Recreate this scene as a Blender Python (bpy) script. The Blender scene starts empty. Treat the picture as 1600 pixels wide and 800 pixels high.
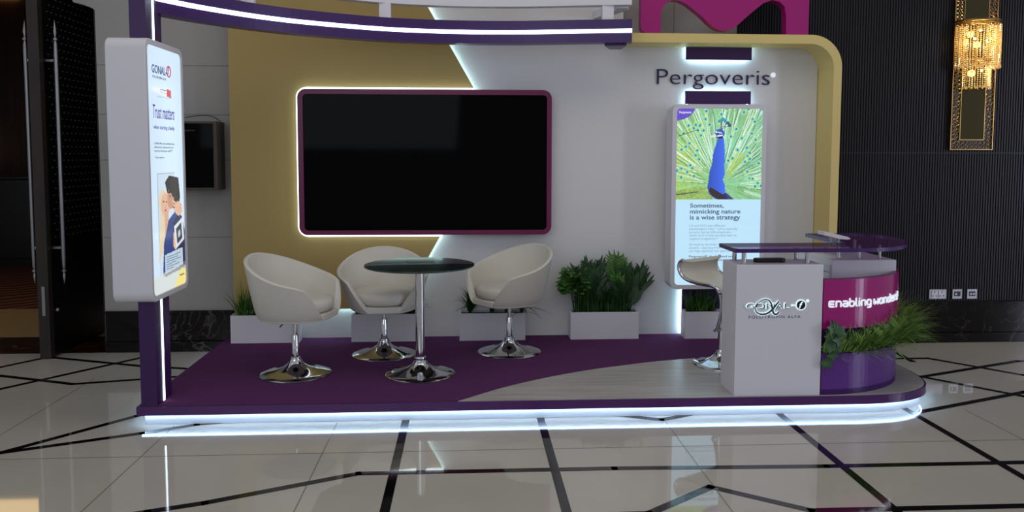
import bpy, bmesh, math, random
import numpy as np
from mathutils import Vector, Matrix
random.seed(7)
PI = math.pi
scn = bpy.context.scene
COL = scn.collection

# ------------------------------------------------------------------ camera, world, lights, exposure
FPX, PCY, VPX, VPY, CAMH, ROLL = 1230.0, 330.0, 730.0, 243.0, 1.6, math.radians(0.1)
pitch = math.atan((PCY - VPY) / FPX)
yaw = math.atan((800.0 - VPX) / FPX * math.cos(pitch))
fwd = Vector((math.sin(yaw) * math.cos(pitch), math.cos(yaw) * math.cos(pitch), -math.sin(pitch)))
rgt = Vector((math.cos(yaw), -math.sin(yaw), 0))
up = rgt.cross(fwd)
r2 = rgt * math.cos(ROLL) + up * math.sin(ROLL)
u2 = -rgt * math.sin(ROLL) + up * math.cos(ROLL)
cd = bpy.data.cameras.new('camera')
cam = bpy.data.objects.new('camera', cd)
COL.objects.link(cam)
cam.matrix_world = Matrix(((r2.x, u2.x, -fwd.x, 0), (r2.y, u2.y, -fwd.y, 0), (r2.z, u2.z, -fwd.z, CAMH), (0, 0, 0, 1)))
cd.sensor_fit = 'HORIZONTAL'
cd.sensor_width = 36.0
cd.lens = 36.0 * FPX / 1600.0
cd.shift_y = -(400.0 - PCY) / 1600.0
cd.clip_start = 0.05
cd.clip_end = 100
scn.camera = cam

world = bpy.data.worlds.new('world')
scn.world = world
world.use_nodes = True
bg = world.node_tree.nodes['Background']
bg.inputs[0].default_value = (0.86, 0.92, 1.0, 1)
bg.inputs[1].default_value = 0.40

def area(name, loc, target, sx, sy, power, color):
    l = bpy.data.lights.new(name, 'AREA')
    l.shape = 'RECTANGLE'; l.size = sx; l.size_y = sy; l.energy = power; l.color = color
    o = bpy.data.objects.new(name, l)
    COL.objects.link(o)
    o.location = loc
    o.rotation_euler = (Vector(target) - Vector(loc)).to_track_quat('-Z', 'Y').to_euler()
    return o
area('lobby_daylight', (-2.5, -3.0, 3.2), (0.5, 6, 1.0), 5.0, 3.0, 70, (0.80, 0.88, 1.0))
area('ceiling_downlight', (0.6, 3.6, 4.6), (0.6, 5.2, 0), 5.0, 2.0, 34, (1.0, 0.88, 0.72))
area('tall_window', (10.1, 0.05, 1.9), (2.5, 4.8, 0.8), 0.8, 3.4, 150, (0.72, 0.76, 1.0))
area('doorway_fill', (-5.4, 8.6, 2.9), (-5.0, 8.2, 0), 1.2, 1.2, 9, (1.0, 0.66, 0.32))  # added fill lamp, brightens the beige floor inside the doorway

scn.view_settings.view_transform = 'Standard'
scn.view_settings.look = 'None'
scn.view_settings.gamma = 1
scn.view_settings.exposure = 0.0
scn.view_settings.use_curve_mapping = False

# ------------------------------------------------------------------ materials
def s2l(c):
    return tuple((x / 12.92 if x <= 0.04045 else ((x + 0.055) / 1.055) ** 2.4) for x in c)
def hexc(r, g, b):
    return s2l((r / 255.0, g / 255.0, b / 255.0)) + (1.0,)
def mat(name, col, rough=0.5, metal=0.0, spec=0.5, trans=0.0, ior=1.45, coat=0.0, noise=None, bump=None, emit=None, strength=0.0):
    m = bpy.data.materials.new(name)
    m.use_nodes = True
    nt = m.node_tree
    b = nt.nodes['Principled BSDF']
    b.inputs['Base Color'].default_value = col
    b.inputs['Roughness'].default_value = rough
    b.inputs['Metallic'].default_value = metal
    b.inputs['Specular IOR Level'].default_value = spec
    b.inputs['Transmission Weight'].default_value = trans
    b.inputs['IOR'].default_value = ior
    b.inputs['Coat Weight'].default_value = coat
    if emit:
        b.inputs['Emission Color'].default_value = emit
        b.inputs['Emission Strength'].default_value = strength
    if noise or bump:
        tc = nt.nodes.new('ShaderNodeTexCoord')
    if noise:
        sc, c2, stretch = noise
        mp = nt.nodes.new('ShaderNodeMapping'); mp.inputs['Scale'].default_value = stretch
        nz = nt.nodes.new('ShaderNodeTexNoise'); nz.inputs['Scale'].default_value = sc; nz.inputs['Detail'].default_value = 5
        rp = nt.nodes.new('ShaderNodeValToRGB')
        rp.color_ramp.elements[0].position = 0.35; rp.color_ramp.elements[1].position = 0.68
        rp.color_ramp.elements[0].color = col; rp.color_ramp.elements[1].color = c2
        nt.links.new(tc.outputs['Object'], mp.inputs[0]); nt.links.new(mp.outputs[0], nz.inputs[0])
        nt.links.new(nz.outputs[0], rp.inputs[0]); nt.links.new(rp.outputs[0], b.inputs['Base Color'])
    if bump:
        sc, st = bump
        n2 = nt.nodes.new('ShaderNodeTexNoise'); n2.inputs['Scale'].default_value = sc
        bp = nt.nodes.new('ShaderNodeBump'); bp.inputs['Strength'].default_value = st; bp.inputs['Distance'].default_value = 0.01
        nt.links.new(tc.outputs['Object'], n2.inputs[0]); nt.links.new(n2.outputs[0], bp.inputs['Height'])
        nt.links.new(bp.outputs[0], b.inputs['Normal'])
    return m

def marble(name, base, vein, scale, rough):
    m = mat(name, base, rough, spec=0.22)
    nt = m.node_tree; b = nt.nodes['Principled BSDF']
    tc = nt.nodes.new('ShaderNodeTexCoord')
    n1 = nt.nodes.new('ShaderNodeTexNoise'); n1.inputs['Scale'].default_value = scale; n1.inputs['Detail'].default_value = 8; n1.inputs['Distortion'].default_value = 2.2
    r1 = nt.nodes.new('ShaderNodeValToRGB')
    e = r1.color_ramp.elements
    e[0].position = 0.482; e[0].color = base; e[1].position = 0.518; e[1].color = base
    x = e.new(0.5); x.color = vein
    n2 = nt.nodes.new('ShaderNodeTexNoise'); n2.inputs['Scale'].default_value = scale * 0.6
    r2_ = nt.nodes.new('ShaderNodeValToRGB'); r2_.color_ramp.elements[0].position = 0.40; r2_.color_ramp.elements[1].position = 0.56
    mx = nt.nodes.new('ShaderNodeMix'); mx.data_type = 'RGBA'
    nt.links.new(tc.outputs['Object'], n1.inputs[0]); nt.links.new(tc.outputs['Object'], n2.inputs[0])
    nt.links.new(n1.outputs[0], r1.inputs[0]); nt.links.new(n2.outputs[0], r2_.inputs[0])
    nt.links.new(r2_.outputs[0], mx.inputs[0]); mx.inputs[6].default_value = base
    nt.links.new(r1.outputs[0], mx.inputs[7]); nt.links.new(mx.outputs[2], b.inputs['Base Color'])
    return m

def display_mat(name, strength):
    m = mat(name, (0.01, 0.01, 0.01, 1), 0.18)
    nt = m.node_tree; b = nt.nodes['Principled BSDF']
    a = nt.nodes.new('ShaderNodeAttribute'); a.attribute_name = 'art'
    nt.links.new(a.outputs['Color'], b.inputs['Emission Color'])
    b.inputs['Emission Strength'].default_value = strength
    return m

M = {}
M['tile'] = mat('polished_tile', hexc(190, 182, 171), 0.035, ior=1.9, noise=(1.3, hexc(182, 174, 163), (1, 1, 1)))
M['tile_joint'] = mat('tile_joint', hexc(128, 120, 110), 0.15, ior=1.7)
M['inlay'] = mat('black_stone_inlay', hexc(12, 11, 11), 0.05, ior=1.75)
M['marble'] = marble('dark_marble', hexc(18, 14, 13), hexc(80, 72, 64), 2.8, 0.12)
M['threshold'] = marble('brown_marble', hexc(40, 22, 12), hexc(120, 80, 45), 3.5, 0.12)
M['wall_light'] = mat('light_wall_panel', hexc(158, 154, 150), 0.55)
M['groove'] = mat('panel_groove', hexc(128, 124, 121), 0.8)
M['rib'] = mat('dark_ribbed_veneer', hexc(32, 29, 34), 0.42, spec=0.3, noise=(2.0, hexc(25, 22, 24), (6, 6, 0.4)))
M['black_lacquer'] = mat('black_lacquer', hexc(8, 7, 7), 0.35)
M['wood_dark'] = mat('dark_wood', hexc(44, 34, 27), 0.45, noise=(3.0, hexc(30, 22, 17), (12, 12, 0.5)))
M['wood_brown'] = mat('brown_wood', hexc(64, 34, 18), 0.4, noise=(2.0, hexc(44, 22, 12), (8, 8, 0.5)))
M['beige_stone'] = mat('beige_stone', hexc(170, 140, 95), 0.12)
M['white_board'] = mat('white_board', hexc(214, 211, 218), 0.5)
M['white_wall'] = mat('white_fabric_wall', hexc(214, 212, 213), 0.6, bump=(60, 0.08))
M['gold'] = mat('ochre_wall', hexc(171, 147, 90), 0.6, bump=(60, 0.08))
M['cream'] = mat('cream_yellow_frame', hexc(216, 193, 122), 0.45)
M['purple'] = mat('purple_lacquer', hexc(58, 24, 92), 0.32)
M['trough'] = mat('violet_lacquer', hexc(90, 42, 126), 0.28)
M['purple_dark'] = mat('purple_board', hexc(54, 16, 78), 0.4)
M['carpet'] = mat('purple_carpet', hexc(88, 47, 90), 0.92, spec=0.1, bump=(400, 0.25))
M['laminate'] = mat('pale_laminate', hexc(178, 172, 168), 0.28, noise=(2.5, hexc(158, 152, 148), (1, 9, 1)))
M['lip'] = mat('plum_edge', hexc(74, 32, 90), 0.25)
M['magenta'] = mat('magenta_lacquer', hexc(160, 24, 112), 0.16)
M['magenta_edge'] = mat('plum_rim', hexc(108, 40, 84), 0.4)
M['tvframe'] = mat('maroon_frame', hexc(104, 14, 68), 0.35)
M['screen'] = mat('black_screen', (0.0006, 0.0006, 0.0008, 1), 0.05, spec=0.06)
M['chrome'] = mat('chrome', hexc(205, 205, 208), 0.07, metal=1.0)
M['steel'] = mat('brushed_steel', hexc(150, 150, 152), 0.42, metal=1.0)
M['leather'] = mat('white_leather', hexc(206, 200, 189), 0.48, bump=(90, 0.06))
def sheet_glass(name, tint, refl, body=None):
    m = bpy.data.materials.new(name); m.use_nodes = True
    nt = m.node_tree; nt.nodes.clear()
    o = nt.nodes.new('ShaderNodeOutputMaterial'); t = nt.nodes.new('ShaderNodeBsdfTransparent'); t.inputs[0].default_value = tint
    g = nt.nodes.new('ShaderNodeBsdfGlossy'); g.inputs[0].default_value = (1, 1, 1, 1); g.inputs[1].default_value = 0.02
    x = nt.nodes.new('ShaderNodeMixShader')
    x.inputs[0].default_value = refl; nt.links.new(t.outputs[0], x.inputs[1]); nt.links.new(g.outputs[0], x.inputs[2]); nt.links.new(x.outputs[0], o.inputs[0])
    if body:
        d = nt.nodes.new('ShaderNodeBsdfDiffuse'); d.inputs[0].default_value = body
        y = nt.nodes.new('ShaderNodeMixShader'); y.inputs[0].default_value = 0.22
        nt.links.new(t.outputs[0], y.inputs[1]); nt.links.new(d.outputs[0], y.inputs[2]); nt.links.new(y.outputs[0], x.inputs[1])
    return m
M['glass_dark'] = sheet_glass('tinted_glass', (0.58, 0.66, 0.64, 1), 0.08)
M['glass_edge'] = mat('glass_edge', hexc(42, 58, 56), 0.1)
M['glass_purple'] = sheet_glass('purple_glass', (0.70, 0.58, 0.74, 1), 0.12, (0.16, 0.06, 0.2, 1))
M['black_plastic'] = mat('black_plastic', hexc(12, 12, 13), 0.35)
M['bronze'] = mat('bronze_side', hexc(66, 58, 48), 0.4)
M['soil'] = mat('dark_moss', hexc(14, 16, 9), 0.95)
M['leaf'] = mat('leaf_green', hexc(56, 100, 38), 0.5, noise=(14, hexc(86, 134, 50), (1, 1, 1)))
M['leaf_dark'] = mat('leaf_dark_green', hexc(26, 56, 26), 0.45, noise=(14, hexc(46, 84, 34), (1, 1, 1)))
M['leaf_grass'] = mat('grass_green', hexc(84, 124, 48), 0.45, noise=(22, hexc(160, 194, 100), (1, 1, 1)))
M['ivy'] = mat('ivy_green', hexc(34, 64, 38), 0.45, noise=(20, hexc(60, 98, 52), (1, 1, 1)))
M['ledwhite'] = mat('led_white', (1, 1, 1, 1), emit=(0.74, 0.93, 1.0, 1), strength=4.0)
M['ledblue'] = mat('led_ice_blue', (1, 1, 1, 1), emit=(0.42, 0.72, 1.0, 1), strength=27)
M['ledcyan'] = mat('led_cyan', (1, 1, 1, 1), emit=(0.48, 0.82, 0.95, 1), strength=24)
M['letter_dark'] = mat('ink_blue_letter', hexc(34, 24, 74), 0.35)
M['letter_white'] = mat('white_letter', hexc(240, 244, 250), 0.35, emit=(0.8, 0.92, 1, 1), strength=0.45)
M['letter_rim'] = mat('lit_letter_rim', hexc(235, 245, 245), 0.4, emit=(0.72, 0.95, 0.98, 1), strength=0.65)
M['letter_slate'] = mat('slate_letter', hexc(52, 66, 82), 0.4)
M['ink_grey'] = mat('grey_print', hexc(86, 84, 96), 0.6)
M['ink_screen'] = mat('screen_text_grey', (0.0, 0, 0, 1), 0.4, emit=hexc(88, 104, 128), strength=0.9)
M['ink_screen_lt'] = mat('screen_text_pale', (0.0, 0, 0, 1), 0.4, emit=hexc(132, 158, 182), strength=0.95)
M['ink_purple'] = mat('screen_text_violet', (0, 0, 0, 1), 0.4, emit=hexc(96, 76, 170), strength=0.9)
M['ink_navy'] = mat('screen_text_navy', (0, 0, 0, 1), 0.4, emit=hexc(60, 84, 140), strength=0.9)
M['ink_red'] = mat('screen_text_red', (0, 0, 0, 1), 0.4, emit=hexc(200, 70, 90), strength=0.9)
M['ink_white'] = mat('screen_text_white', (0, 0, 0, 1), 0.4, emit=hexc(230, 235, 250), strength=0.9)
M['screenart'] = display_mat('lit_display', 1.03)
M['brass'] = mat('antique_brass', hexc(170, 138, 84), 0.3, metal=1.0)
M['mirror'] = mat('aged_mirror', hexc(84, 77, 55), 0.08, metal=1.0)
M['bulb'] = mat('bulb', (1, 1, 1, 1), emit=(1.0, 0.78, 0.36, 1), strength=14)
M['lampwarm'] = mat('warm_lit_glass', (1, 0.8, 0.5, 1), emit=(1.0, 0.66, 0.25, 1), strength=1.2)
M['cove_lit'] = mat('lit_cove_panel', (1, 0.8, 0.5, 1), emit=(1.0, 0.68, 0.28, 1), strength=2.2)  # glow of the added cove panel in the room beyond
def bead_mat():
    m = bpy.data.materials.new('crystal_bead'); m.use_nodes = True
    nt = m.node_tree; nt.nodes.clear()
    o = nt.nodes.new('ShaderNodeOutputMaterial')
    t = nt.nodes.new('ShaderNodeBsdfTranslucent'); t.inputs[0].default_value = (1.0, 0.86, 0.55, 1)
    g = nt.nodes.new('ShaderNodeBsdfGlossy'); g.inputs[0].default_value = (1, 0.95, 0.85, 1); g.inputs[1].default_value = 0.12
    d = nt.nodes.new('ShaderNodeBsdfDiffuse'); d.inputs[0].default_value = (0.9, 0.78, 0.5, 1)
    m1 = nt.nodes.new('ShaderNodeMixShader'); m1.inputs[0].default_value = 0.3
    m2 = nt.nodes.new('ShaderNodeMixShader'); m2.inputs[0].default_value = 0.25
    nt.links.new(t.outputs[0], m1.inputs[1]); nt.links.new(d.outputs[0], m1.inputs[2])
    nt.links.new(m1.outputs[0], m2.inputs[1]); nt.links.new(g.outputs[0], m2.inputs[2])
    nt.links.new(m2.outputs[0], o.inputs[0])
    return m
M['bead'] = bead_mat()
def carpet_pattern():
    m = mat('patterned_carpet', hexc(52, 16, 12), 0.95)
    nt = m.node_tree; b = nt.nodes['Principled BSDF']
    tc = nt.nodes.new('ShaderNodeTexCoord')
    mp = nt.nodes.new('ShaderNodeMapping'); mp.inputs['Rotation'].default_value = (0, 0, 0.9)
    w = nt.nodes.new('ShaderNodeTexWave'); w.inputs['Scale'].default_value = 1.6; w.inputs['Distortion'].default_value = 3
    r = nt.nodes.new('ShaderNodeValToRGB'); r.color_ramp.elements[0].position = 0.8; r.color_ramp.elements[0].color = hexc(50, 16, 12); r.color_ramp.elements[1].position = 0.9; r.color_ramp.elements[1].color = hexc(130, 70, 30)
    nt.links.new(tc.outputs['Object'], mp.inputs[0]); nt.links.new(mp.outputs[0], w.inputs[0]); nt.links.new(w.outputs[0], r.inputs[0]); nt.links.new(r.outputs[0], b.inputs['Base Color'])
    return m
M['carpet_pattern'] = carpet_pattern()

# ------------------------------------------------------------------ geometry helpers
class MB:
    def __init__(s):
        s.v = []; s.f = []; s.m = []; s.sm = []
    def add(s, vs, fs, mi=0, smooth=False):
        o = len(s.v); s.v += [tuple(p) for p in vs]
        for f in fs:
            s.f.append([i + o for i in f]); s.m.append(mi); s.sm.append(smooth)
        return s
    def box(s, x0, x1, y0, y1, z0, z1, mi=0):
        vs = [(x0, y0, z0), (x1, y0, z0), (x1, y1, z0), (x0, y1, z0), (x0, y0, z1), (x1, y0, z1), (x1, y1, z1), (x0, y1, z1)]
        return s.add(vs, [(0, 3, 2, 1), (4, 5, 6, 7), (0, 1, 5, 4), (1, 2, 6, 5), (2, 3, 7, 6), (3, 0, 4, 7)], mi)
    def prism(s, poly, fn, d0, d1, mi=0, smooth=False, caps=True):
        """poly 2-D counter-clockwise; fn(u,v,d) -> 3-D"""
        n = len(poly)
        vs = [fn(u, v, d0) for u, v in poly] + [fn(u, v, d1) for u, v in poly]
        s.add(vs, [(i, (i + 1) % n, (i + 1) % n + n, i + n) for i in range(n)], mi, smooth)
        if caps:
            s.add(vs[:n], [list(range(n))[::-1]], mi); s.add(vs[n:], [list(range(n))], mi)
        return s
    def ring(s, outer, inner, fn, d0, d1, mi=0):
        n = len(outer)
        A = [fn(u, v, d0) for u, v in outer]; B = [fn(u, v, d0) for u, v in inner]
        C = [fn(u, v, d1) for u, v in outer]; D = [fn(u, v, d1) for u, v in inner]
        vs = A + B + C + D; fs = []
        for i in range(n):
            j = (i + 1) % n
            fs += [(i, i + n, j + n, j), (i + 2 * n, j + 2 * n, j + 3 * n, i + 3 * n), (i, j, j + 2 * n, i + 2 * n), (i + n, i + 3 * n, j + 3 * n, j + n)]
        return s.add(vs, fs, mi)
    def tube(s, pts, r, n=8, mi=0, closed=False, cap=True, rs=None, smooth=True):
        P = [Vector(p) for p in pts]; k = len(P); rings = []
        prev = None
        for i in range(k):
            if closed: t = P[(i + 1) % k] - P[i - 1]
            else: t = P[min(i + 1, k - 1)] - P[max(i - 1, 0)]
            t.normalize()
            a = prev if prev is not None else (Vector((0, 0, 1)) if abs(t.z) < 0.9 else Vector((1, 0, 0)))
            a = (a - t * a.dot(t))
            if a.length < 1e-6: a = t.orthogonal()
            a.normalize(); prev = a; b = t.cross(a)
            rr = rs[i] if rs else r
            rings.append([P[i] + (a * math.cos(2 * PI * q / n) + b * math.sin(2 * PI * q / n)) * rr for q in range(n)])
        vs = [p for rg in rings for p in rg]; fs = []
        kk = k if closed else k - 1
        for i in range(kk):
            for q in range(n):
                i2 = (i + 1) % k
                fs.append((i * n + q, i * n + (q + 1) % n, i2 * n + (q + 1) % n, i2 * n + q))
        s.add(vs, fs, mi, smooth)
        if cap and not closed:
            s.add(rings[0], [list(range(n))[::-1]], mi); s.add(rings[-1], [list(range(n))], mi)
        return s
    def lathe(s, prof, n=40, mi=0, c=(0, 0, 0), smooth=True, axis='z'):
        vs = []
        for r, z in prof:
            for q in range(n):
                a = 2 * PI * q / n
                vs.append((c[0] + r * math.cos(a), c[1] + r * math.sin(a), c[2] + z) if axis == 'z' else (c[0] + r * math.cos(a), c[1] + z, c[2] + r * math.sin(a)))
        fs = []
        for i in range(len(prof) - 1):
            for q in range(n):
                fs.append((i * n + q, i * n + (q + 1) % n, (i + 1) * n + (q + 1) % n, (i + 1) * n + q))
        s.add(vs, fs, mi, smooth)
        if prof[0][0] > 1e-5: s.add(vs[:n], [list(range(n))[::-1]], mi)
        if prof[-1][0] > 1e-5: s.add(vs[-n:], [list(range(n))], mi)
        return s
    def sphere(s, c, r, mi=0, n=8, m=6):
        prof = [(max(r * math.sin(PI * i / m), 1e-6), -r * math.cos(PI * i / m)) for i in range(m + 1)]
        return s.lathe(prof, n, mi, c)
    def blade(s, base, dirx, length, width, lean, droop, mi=0, seg=6):
        """a grass or strap leaf that rises and arches over towards dirx"""
        b = Vector(base); d = Vector((math.cos(dirx), math.sin(dirx), 0)); sd = Vector((-d.y, d.x, 0))
        p = b.copy(); ang = lean; L = []; R = []
        for i in range(seg + 1):
            t = i / seg
            w = width * (0.55 + 0.9 * t) if t < 0.4 else width * (1 - t) * 1.52
            w = max(w, 0.0003)
            L.append(p - sd * w / 2 + Vector((0, 0, w * 0.12))); R.append(p + sd * w / 2 + Vector((0, 0, w * 0.12)))
            L[-1] = L[-1]; 
            p = p + (Vector((0, 0, 1)) * math.cos(ang) + d * math.sin(ang)) * (length / seg)
            ang += droop / seg
        vs = L + R; n = seg + 1
        return s.add(vs, [(i, i + n, i + n + 1, i + 1) for i in range(seg)], mi, True)
    def leaf(s, base, direction, upv, length, width, mi=0, fold=0.15, seg=4):
        b = Vector(base); d = Vector(direction).normalized(); sd = d.cross(Vector(upv))
        if sd.length < 1e-4: sd = d.orthogonal()
        sd.normalize(); nn = sd.cross(d)
        A = []; Bm = []; Cc = []
        for i in range(seg + 1):
            t = i / seg; w = width * math.sin(PI * min(max(t, 0.02), 0.98)) ** 0.8 * 0.5
            c = b + d * length * t - nn * length * 0.18 * t * t
            A.append(c - sd * w + nn * w * fold * 2); Bm.append(c); Cc.append(c + sd * w + nn * w * fold * 2)
        n = seg + 1
        return s.add(A + Bm + Cc, [(i, i + n, i + n + 1, i + 1) for i in range(seg)] + [(i + n, i + 2 * n, i + 2 * n + 1, i + n + 1) for i in range(seg)], mi, True)
    def build(s, name, mats, parent=None, bevel=0.0, bseg=2, loc=None, solid=0.0):
        me = bpy.data.meshes.new(name)
        me.from_pydata([tuple(v) for v in s.v], [], s.f)
        if not isinstance(mats, (list, tuple)): mats = [mats]
        for m in mats: me.materials.append(m)
        me.polygons.foreach_set('material_index', s.m)
        me.polygons.foreach_set('use_smooth', s.sm)
        me.update()
        o = bpy.data.objects.new(name, me)
        COL.objects.link(o)
        if loc is not None: o.location = loc
        if parent: o.parent = parent
        if bevel:
            bm = bmesh.new(); bm.from_mesh(me)
            bmesh.ops.remove_doubles(bm, verts=bm.verts, dist=1e-5)
            bmesh.ops.recalc_face_normals(bm, faces=bm.faces)
            es = [e for e in bm.edges if len(e.link_faces) == 2 and e.calc_face_angle(0) > 0.6]
            if es: bmesh.ops.bevel(bm, geom=es, offset=bevel, segments=bseg, affect='EDGES', profile=0.5)
            bm.to_mesh(me); bm.free()
        else:
            bm = bmesh.new(); bm.from_mesh(me)
            bmesh.ops.remove_doubles(bm, verts=bm.verts, dist=1e-6)
            if not solid and all(len(e.link_faces) == 2 for e in bm.edges): bmesh.ops.recalc_face_normals(bm, faces=bm.faces)
            bm.to_mesh(me); bm.free()
        if any(s.sm): me.set_sharp_from_angle(angle=0.72)
        return o
def front(d):      # plane facing the camera (-Y): u->x, v->z
    return lambda u, v, q: (u, q, v)
FXZ = lambda u, v, d: (u, d, v)
FYZ = lambda u, v, d: (d, u, v)
FXY = lambda u, v, d: (u, v, d)
def rrect(x0, x1, y0, y1, r, n=8):
    pts = []
    for cx, cy, a0 in ((x1 - r, y0 + r, -PI / 2), (x1 - r, y1 - r, 0), (x0 + r, y1 - r, PI / 2), (x0 + r, y0 + r, PI)):
        for i in range(n + 1):
            a = a0 + PI / 2 * i / n
            pts.append((cx + r * math.cos(a), cy + r * math.sin(a)))
    return pts
def catmull(P, n=8):
    out = []; Q = [Vector(p) for p in P]
    Q = [Q[0] * 2 - Q[1]] + Q + [Q[-1] * 2 - Q[-2]]
    for i in range(1, len(Q) - 2):
        for k in range(n):
            t = k / n; a, b, c, d = Q[i - 1:i + 3]
            out.append(0.5 * ((2 * b) + (c - a) * t + (2 * a - 5 * b + 4 * c - d) * t * t + (3 * b - a - 3 * c + d) * t ** 3))
    out.append(Q[-2]); return out
def tag(o, label, cat, group=None, kind=None):
    o['label'] = label
    if cat: o['category'] = cat
    if group: o['group'] = group
    if kind: o['kind'] = kind
    return o
def thing(name, label, cat, loc=(0, 0, 0), rz=0.0, group=None):
    o = bpy.data.objects.new(name, None); COL.objects.link(o)
    o.empty_display_size = 0.1
    o.location = loc; o.rotation_euler = (0, 0, rz)
    return tag(o, label, cat, group)
def struct(o, label=None):
    o['kind'] = 'structure'
    if label: o['label'] = label
    return o
def dup(o, parent=None):
    kids = list(o.children)
    c = o.copy(); COL.objects.link(c); c.parent = parent
    for k in kids:
        dup(k, c)
    return c
def text_mesh(body, size=1.0, depth=0.0, offset=0.0, shear=0.0, space=1.0):
    cu = bpy.data.curves.new('t', 'FONT'); cu.body = body; cu.size = size; cu.extrude = depth; cu.offset = offset
    cu.shear = shear; cu.space_character = space; cu.resolution_u = 4
    ob = bpy.data.objects.new('t', cu); COL.objects.link(ob)
    dg = bpy.context.evaluated_depsgraph_get(); dg.update()
    me = bpy.data.meshes.new_from_object(ob.evaluated_get(dg))
    bpy.data.objects.remove(ob); bpy.data.curves.remove(cu)
    V = np.array([v.co[:] for v in me.vertices]) if len(me.vertices) else np.zeros((1, 3))
    F = [list(p.vertices) for p in me.polygons]
    bpy.data.meshes.remove(me)
    return V, F
def text_obj(name, body, material, fn, u0, v0, width, parent=None, height=None, depth=0.0015, offset=0.0, shear=0.0, space=1.0, base=0.0):
    """text whose ink starts at (u0,v0 baseline) and is `width` wide; fn(u,v,d) maps to 3-D, d>0 towards viewer"""
    V, F = text_mesh(body, 1.0, 0.5, offset, shear, space)
    s = width / max(V[:, 0].max() - V[:, 0].min(), 1e-6)
    sv = s if height is None else height / max(V[:, 1].max(), 1e-6)
    x0 = V[:, 0].min()
    mb = MB()
    mb.add([fn(u0 + (x - x0) * s, v0 + y * sv, base + (z + 0.5) * depth) for x, y, z in V], F, 0)
    return mb.build(name, material, parent)

# ------------------------------------------------------------------ the setting
WY = 6.50           # plane of the lobby wall
mb = MB()
mb.box(-9, 9, -5, 6.46, -0.1, 0.0, 0)
mb.box(-2.94, 9, 6.46, 6.9, -0.1, 0.0, 0)
def strip(mb, pts, w, mi, z):
    for (x0, y0), (x1, y1) in zip(pts[:-1], pts[1:]):
        d = Vector((x1 - x0, y1 - y0)); d.normalize(); n = Vector((-d.y, d.x)) * w / 2; e = d * w * 0.35
        a = (x0 - e.x, y0 - e.y); b = (x1 + e.x, y1 + e.y)
        mb.add([(a[0] - n.x, a[1] - n.y, z), (b[0] - n.x, b[1] - n.y, z), (b[0] + n.x, b[1] + n.y, z), (a[0] + n.x, a[1] + n.y, z)], [(0, 1, 2, 3)], mi)
zz = 0.0006
for pts in ([(-9, 4.185), (9, 4.185)], [(-1.735, 2.0), (-1.735, 4.66)], [(-0.782, 2.0), (-0.782, 4.66)], [(1.19, 2.6), (1.19, 4.62)], [(3.14, 3.0), (3.14, 4.72)],
            [(-2.67, 2.5), (-2.67, 5.7)], [(4.1, 2.5), (4.1, 5.1)], [(-9, 2.7), (9, 2.7)]):
    strip(mb, pts, 0.006, 1, zz)
lines = [[(-0.375, 1.5), (-0.375, 4.75)], [(0.443, 1.5), (0.443, 4.75)], [(1.934, 1.5), (1.934, 4.75)], [(2.772, 1.5), (2.772, 4.75)],
         [(-4.0, 4.62), (-2.511, 4.277), (-2.029, 4.857), (-1.7, 5.25)], [(-2.511, 4.277), (-1.874, 4.547), (-1.61, 4.68), (-1.45, 4.72)],
         [(-2.6, 3.1), (-1.439, 3.519), (-1.211, 3.598), (-0.551, 3.90), (0.75, 3.898), (1.85, 3.868), (9, 3.84)],
         [(-0.375, 3.36), (0.813, 3.385), (1.172, 3.649), (1.551, 3.373), (9, 3.34)],
         [(-4.6, 3.63), (-3.193, 5.472), (-2.576, 6.282)], [(-6.0, 6.05), (-4.6, 6.02), (-3.387, 5.811), (-2.756, 5.569), (-2.0, 5.74)],
         [(-4.6, 4.7), (-3.521, 6.046), (-3.355, 6.282)], [(-3.26, 6.316), (-2.473, 6.026), (-1.96, 5.9)],
         [(2.9, 5.29), (3.218, 5.415), (4.299, 5.833), (6.0, 5.85)], [(3.0, 5.96), (3.646, 5.951), (4.069, 5.448), (4.9, 4.5)],
         [(3.0, 5.72), (3.195, 5.56), (3.709, 4.956), (4.5, 4.0)], [(3.491, 6.142), (3.469, 5.863)], [(2.772, 4.66), (3.775, 5.047), (5.6, 5.75)],
         [(0.9, 4.73), (1.176, 4.621), (1.42, 4.73)]]
for i, l in enumerate(lines):
    strip(mb, l, 0.046, 2, zz + 0.0004 + i * 0.00005)
floor = mb.build('floor', [M['tile'], M['tile_joint'], M['inlay']])
struct(floor, 'polished pale stone floor with black inlay lines')
# doorway threshold, inner floors
struct(MB().box(-9, -2.94, 6.46, 7.06, -0.1, -0.0005).build('trim_1', M['threshold']), 'dark brown marble threshold of the doorway')
struct(MB().box(-9, -2.94, 7.06, 8.37, -0.1, 0.0).build('floor_2', M['beige_stone']), 'beige stone floor just inside the doorway')
struct(MB().box(-9, -2.94, 8.37, 13.0, -0.1, 0.001).build('floor_3', M['carpet_pattern']), 'dark red patterned carpet in the room beyond the doorway')
# light wall with grooves
mb = MB()
mb.box(-2.94, 2.232, WY, WY + 0.35, 0.0, 4.6, 0)
for z in (0.93, 1.555, 1.92, 2.31, 2.95, 3.6):
    mb.box(-2.94, 2.232, WY - 0.0012, WY, z, z + 0.006, 1)
for x in (-1.62, 0.2, 1.70):
    mb.box(x, x + 0.007, WY - 0.0012, WY, 0.33, 4.6, 1)
struct(mb.build('wall_back', [M['wall_light'], M['groove']]), 'light grey panelled lobby wall')
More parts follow.
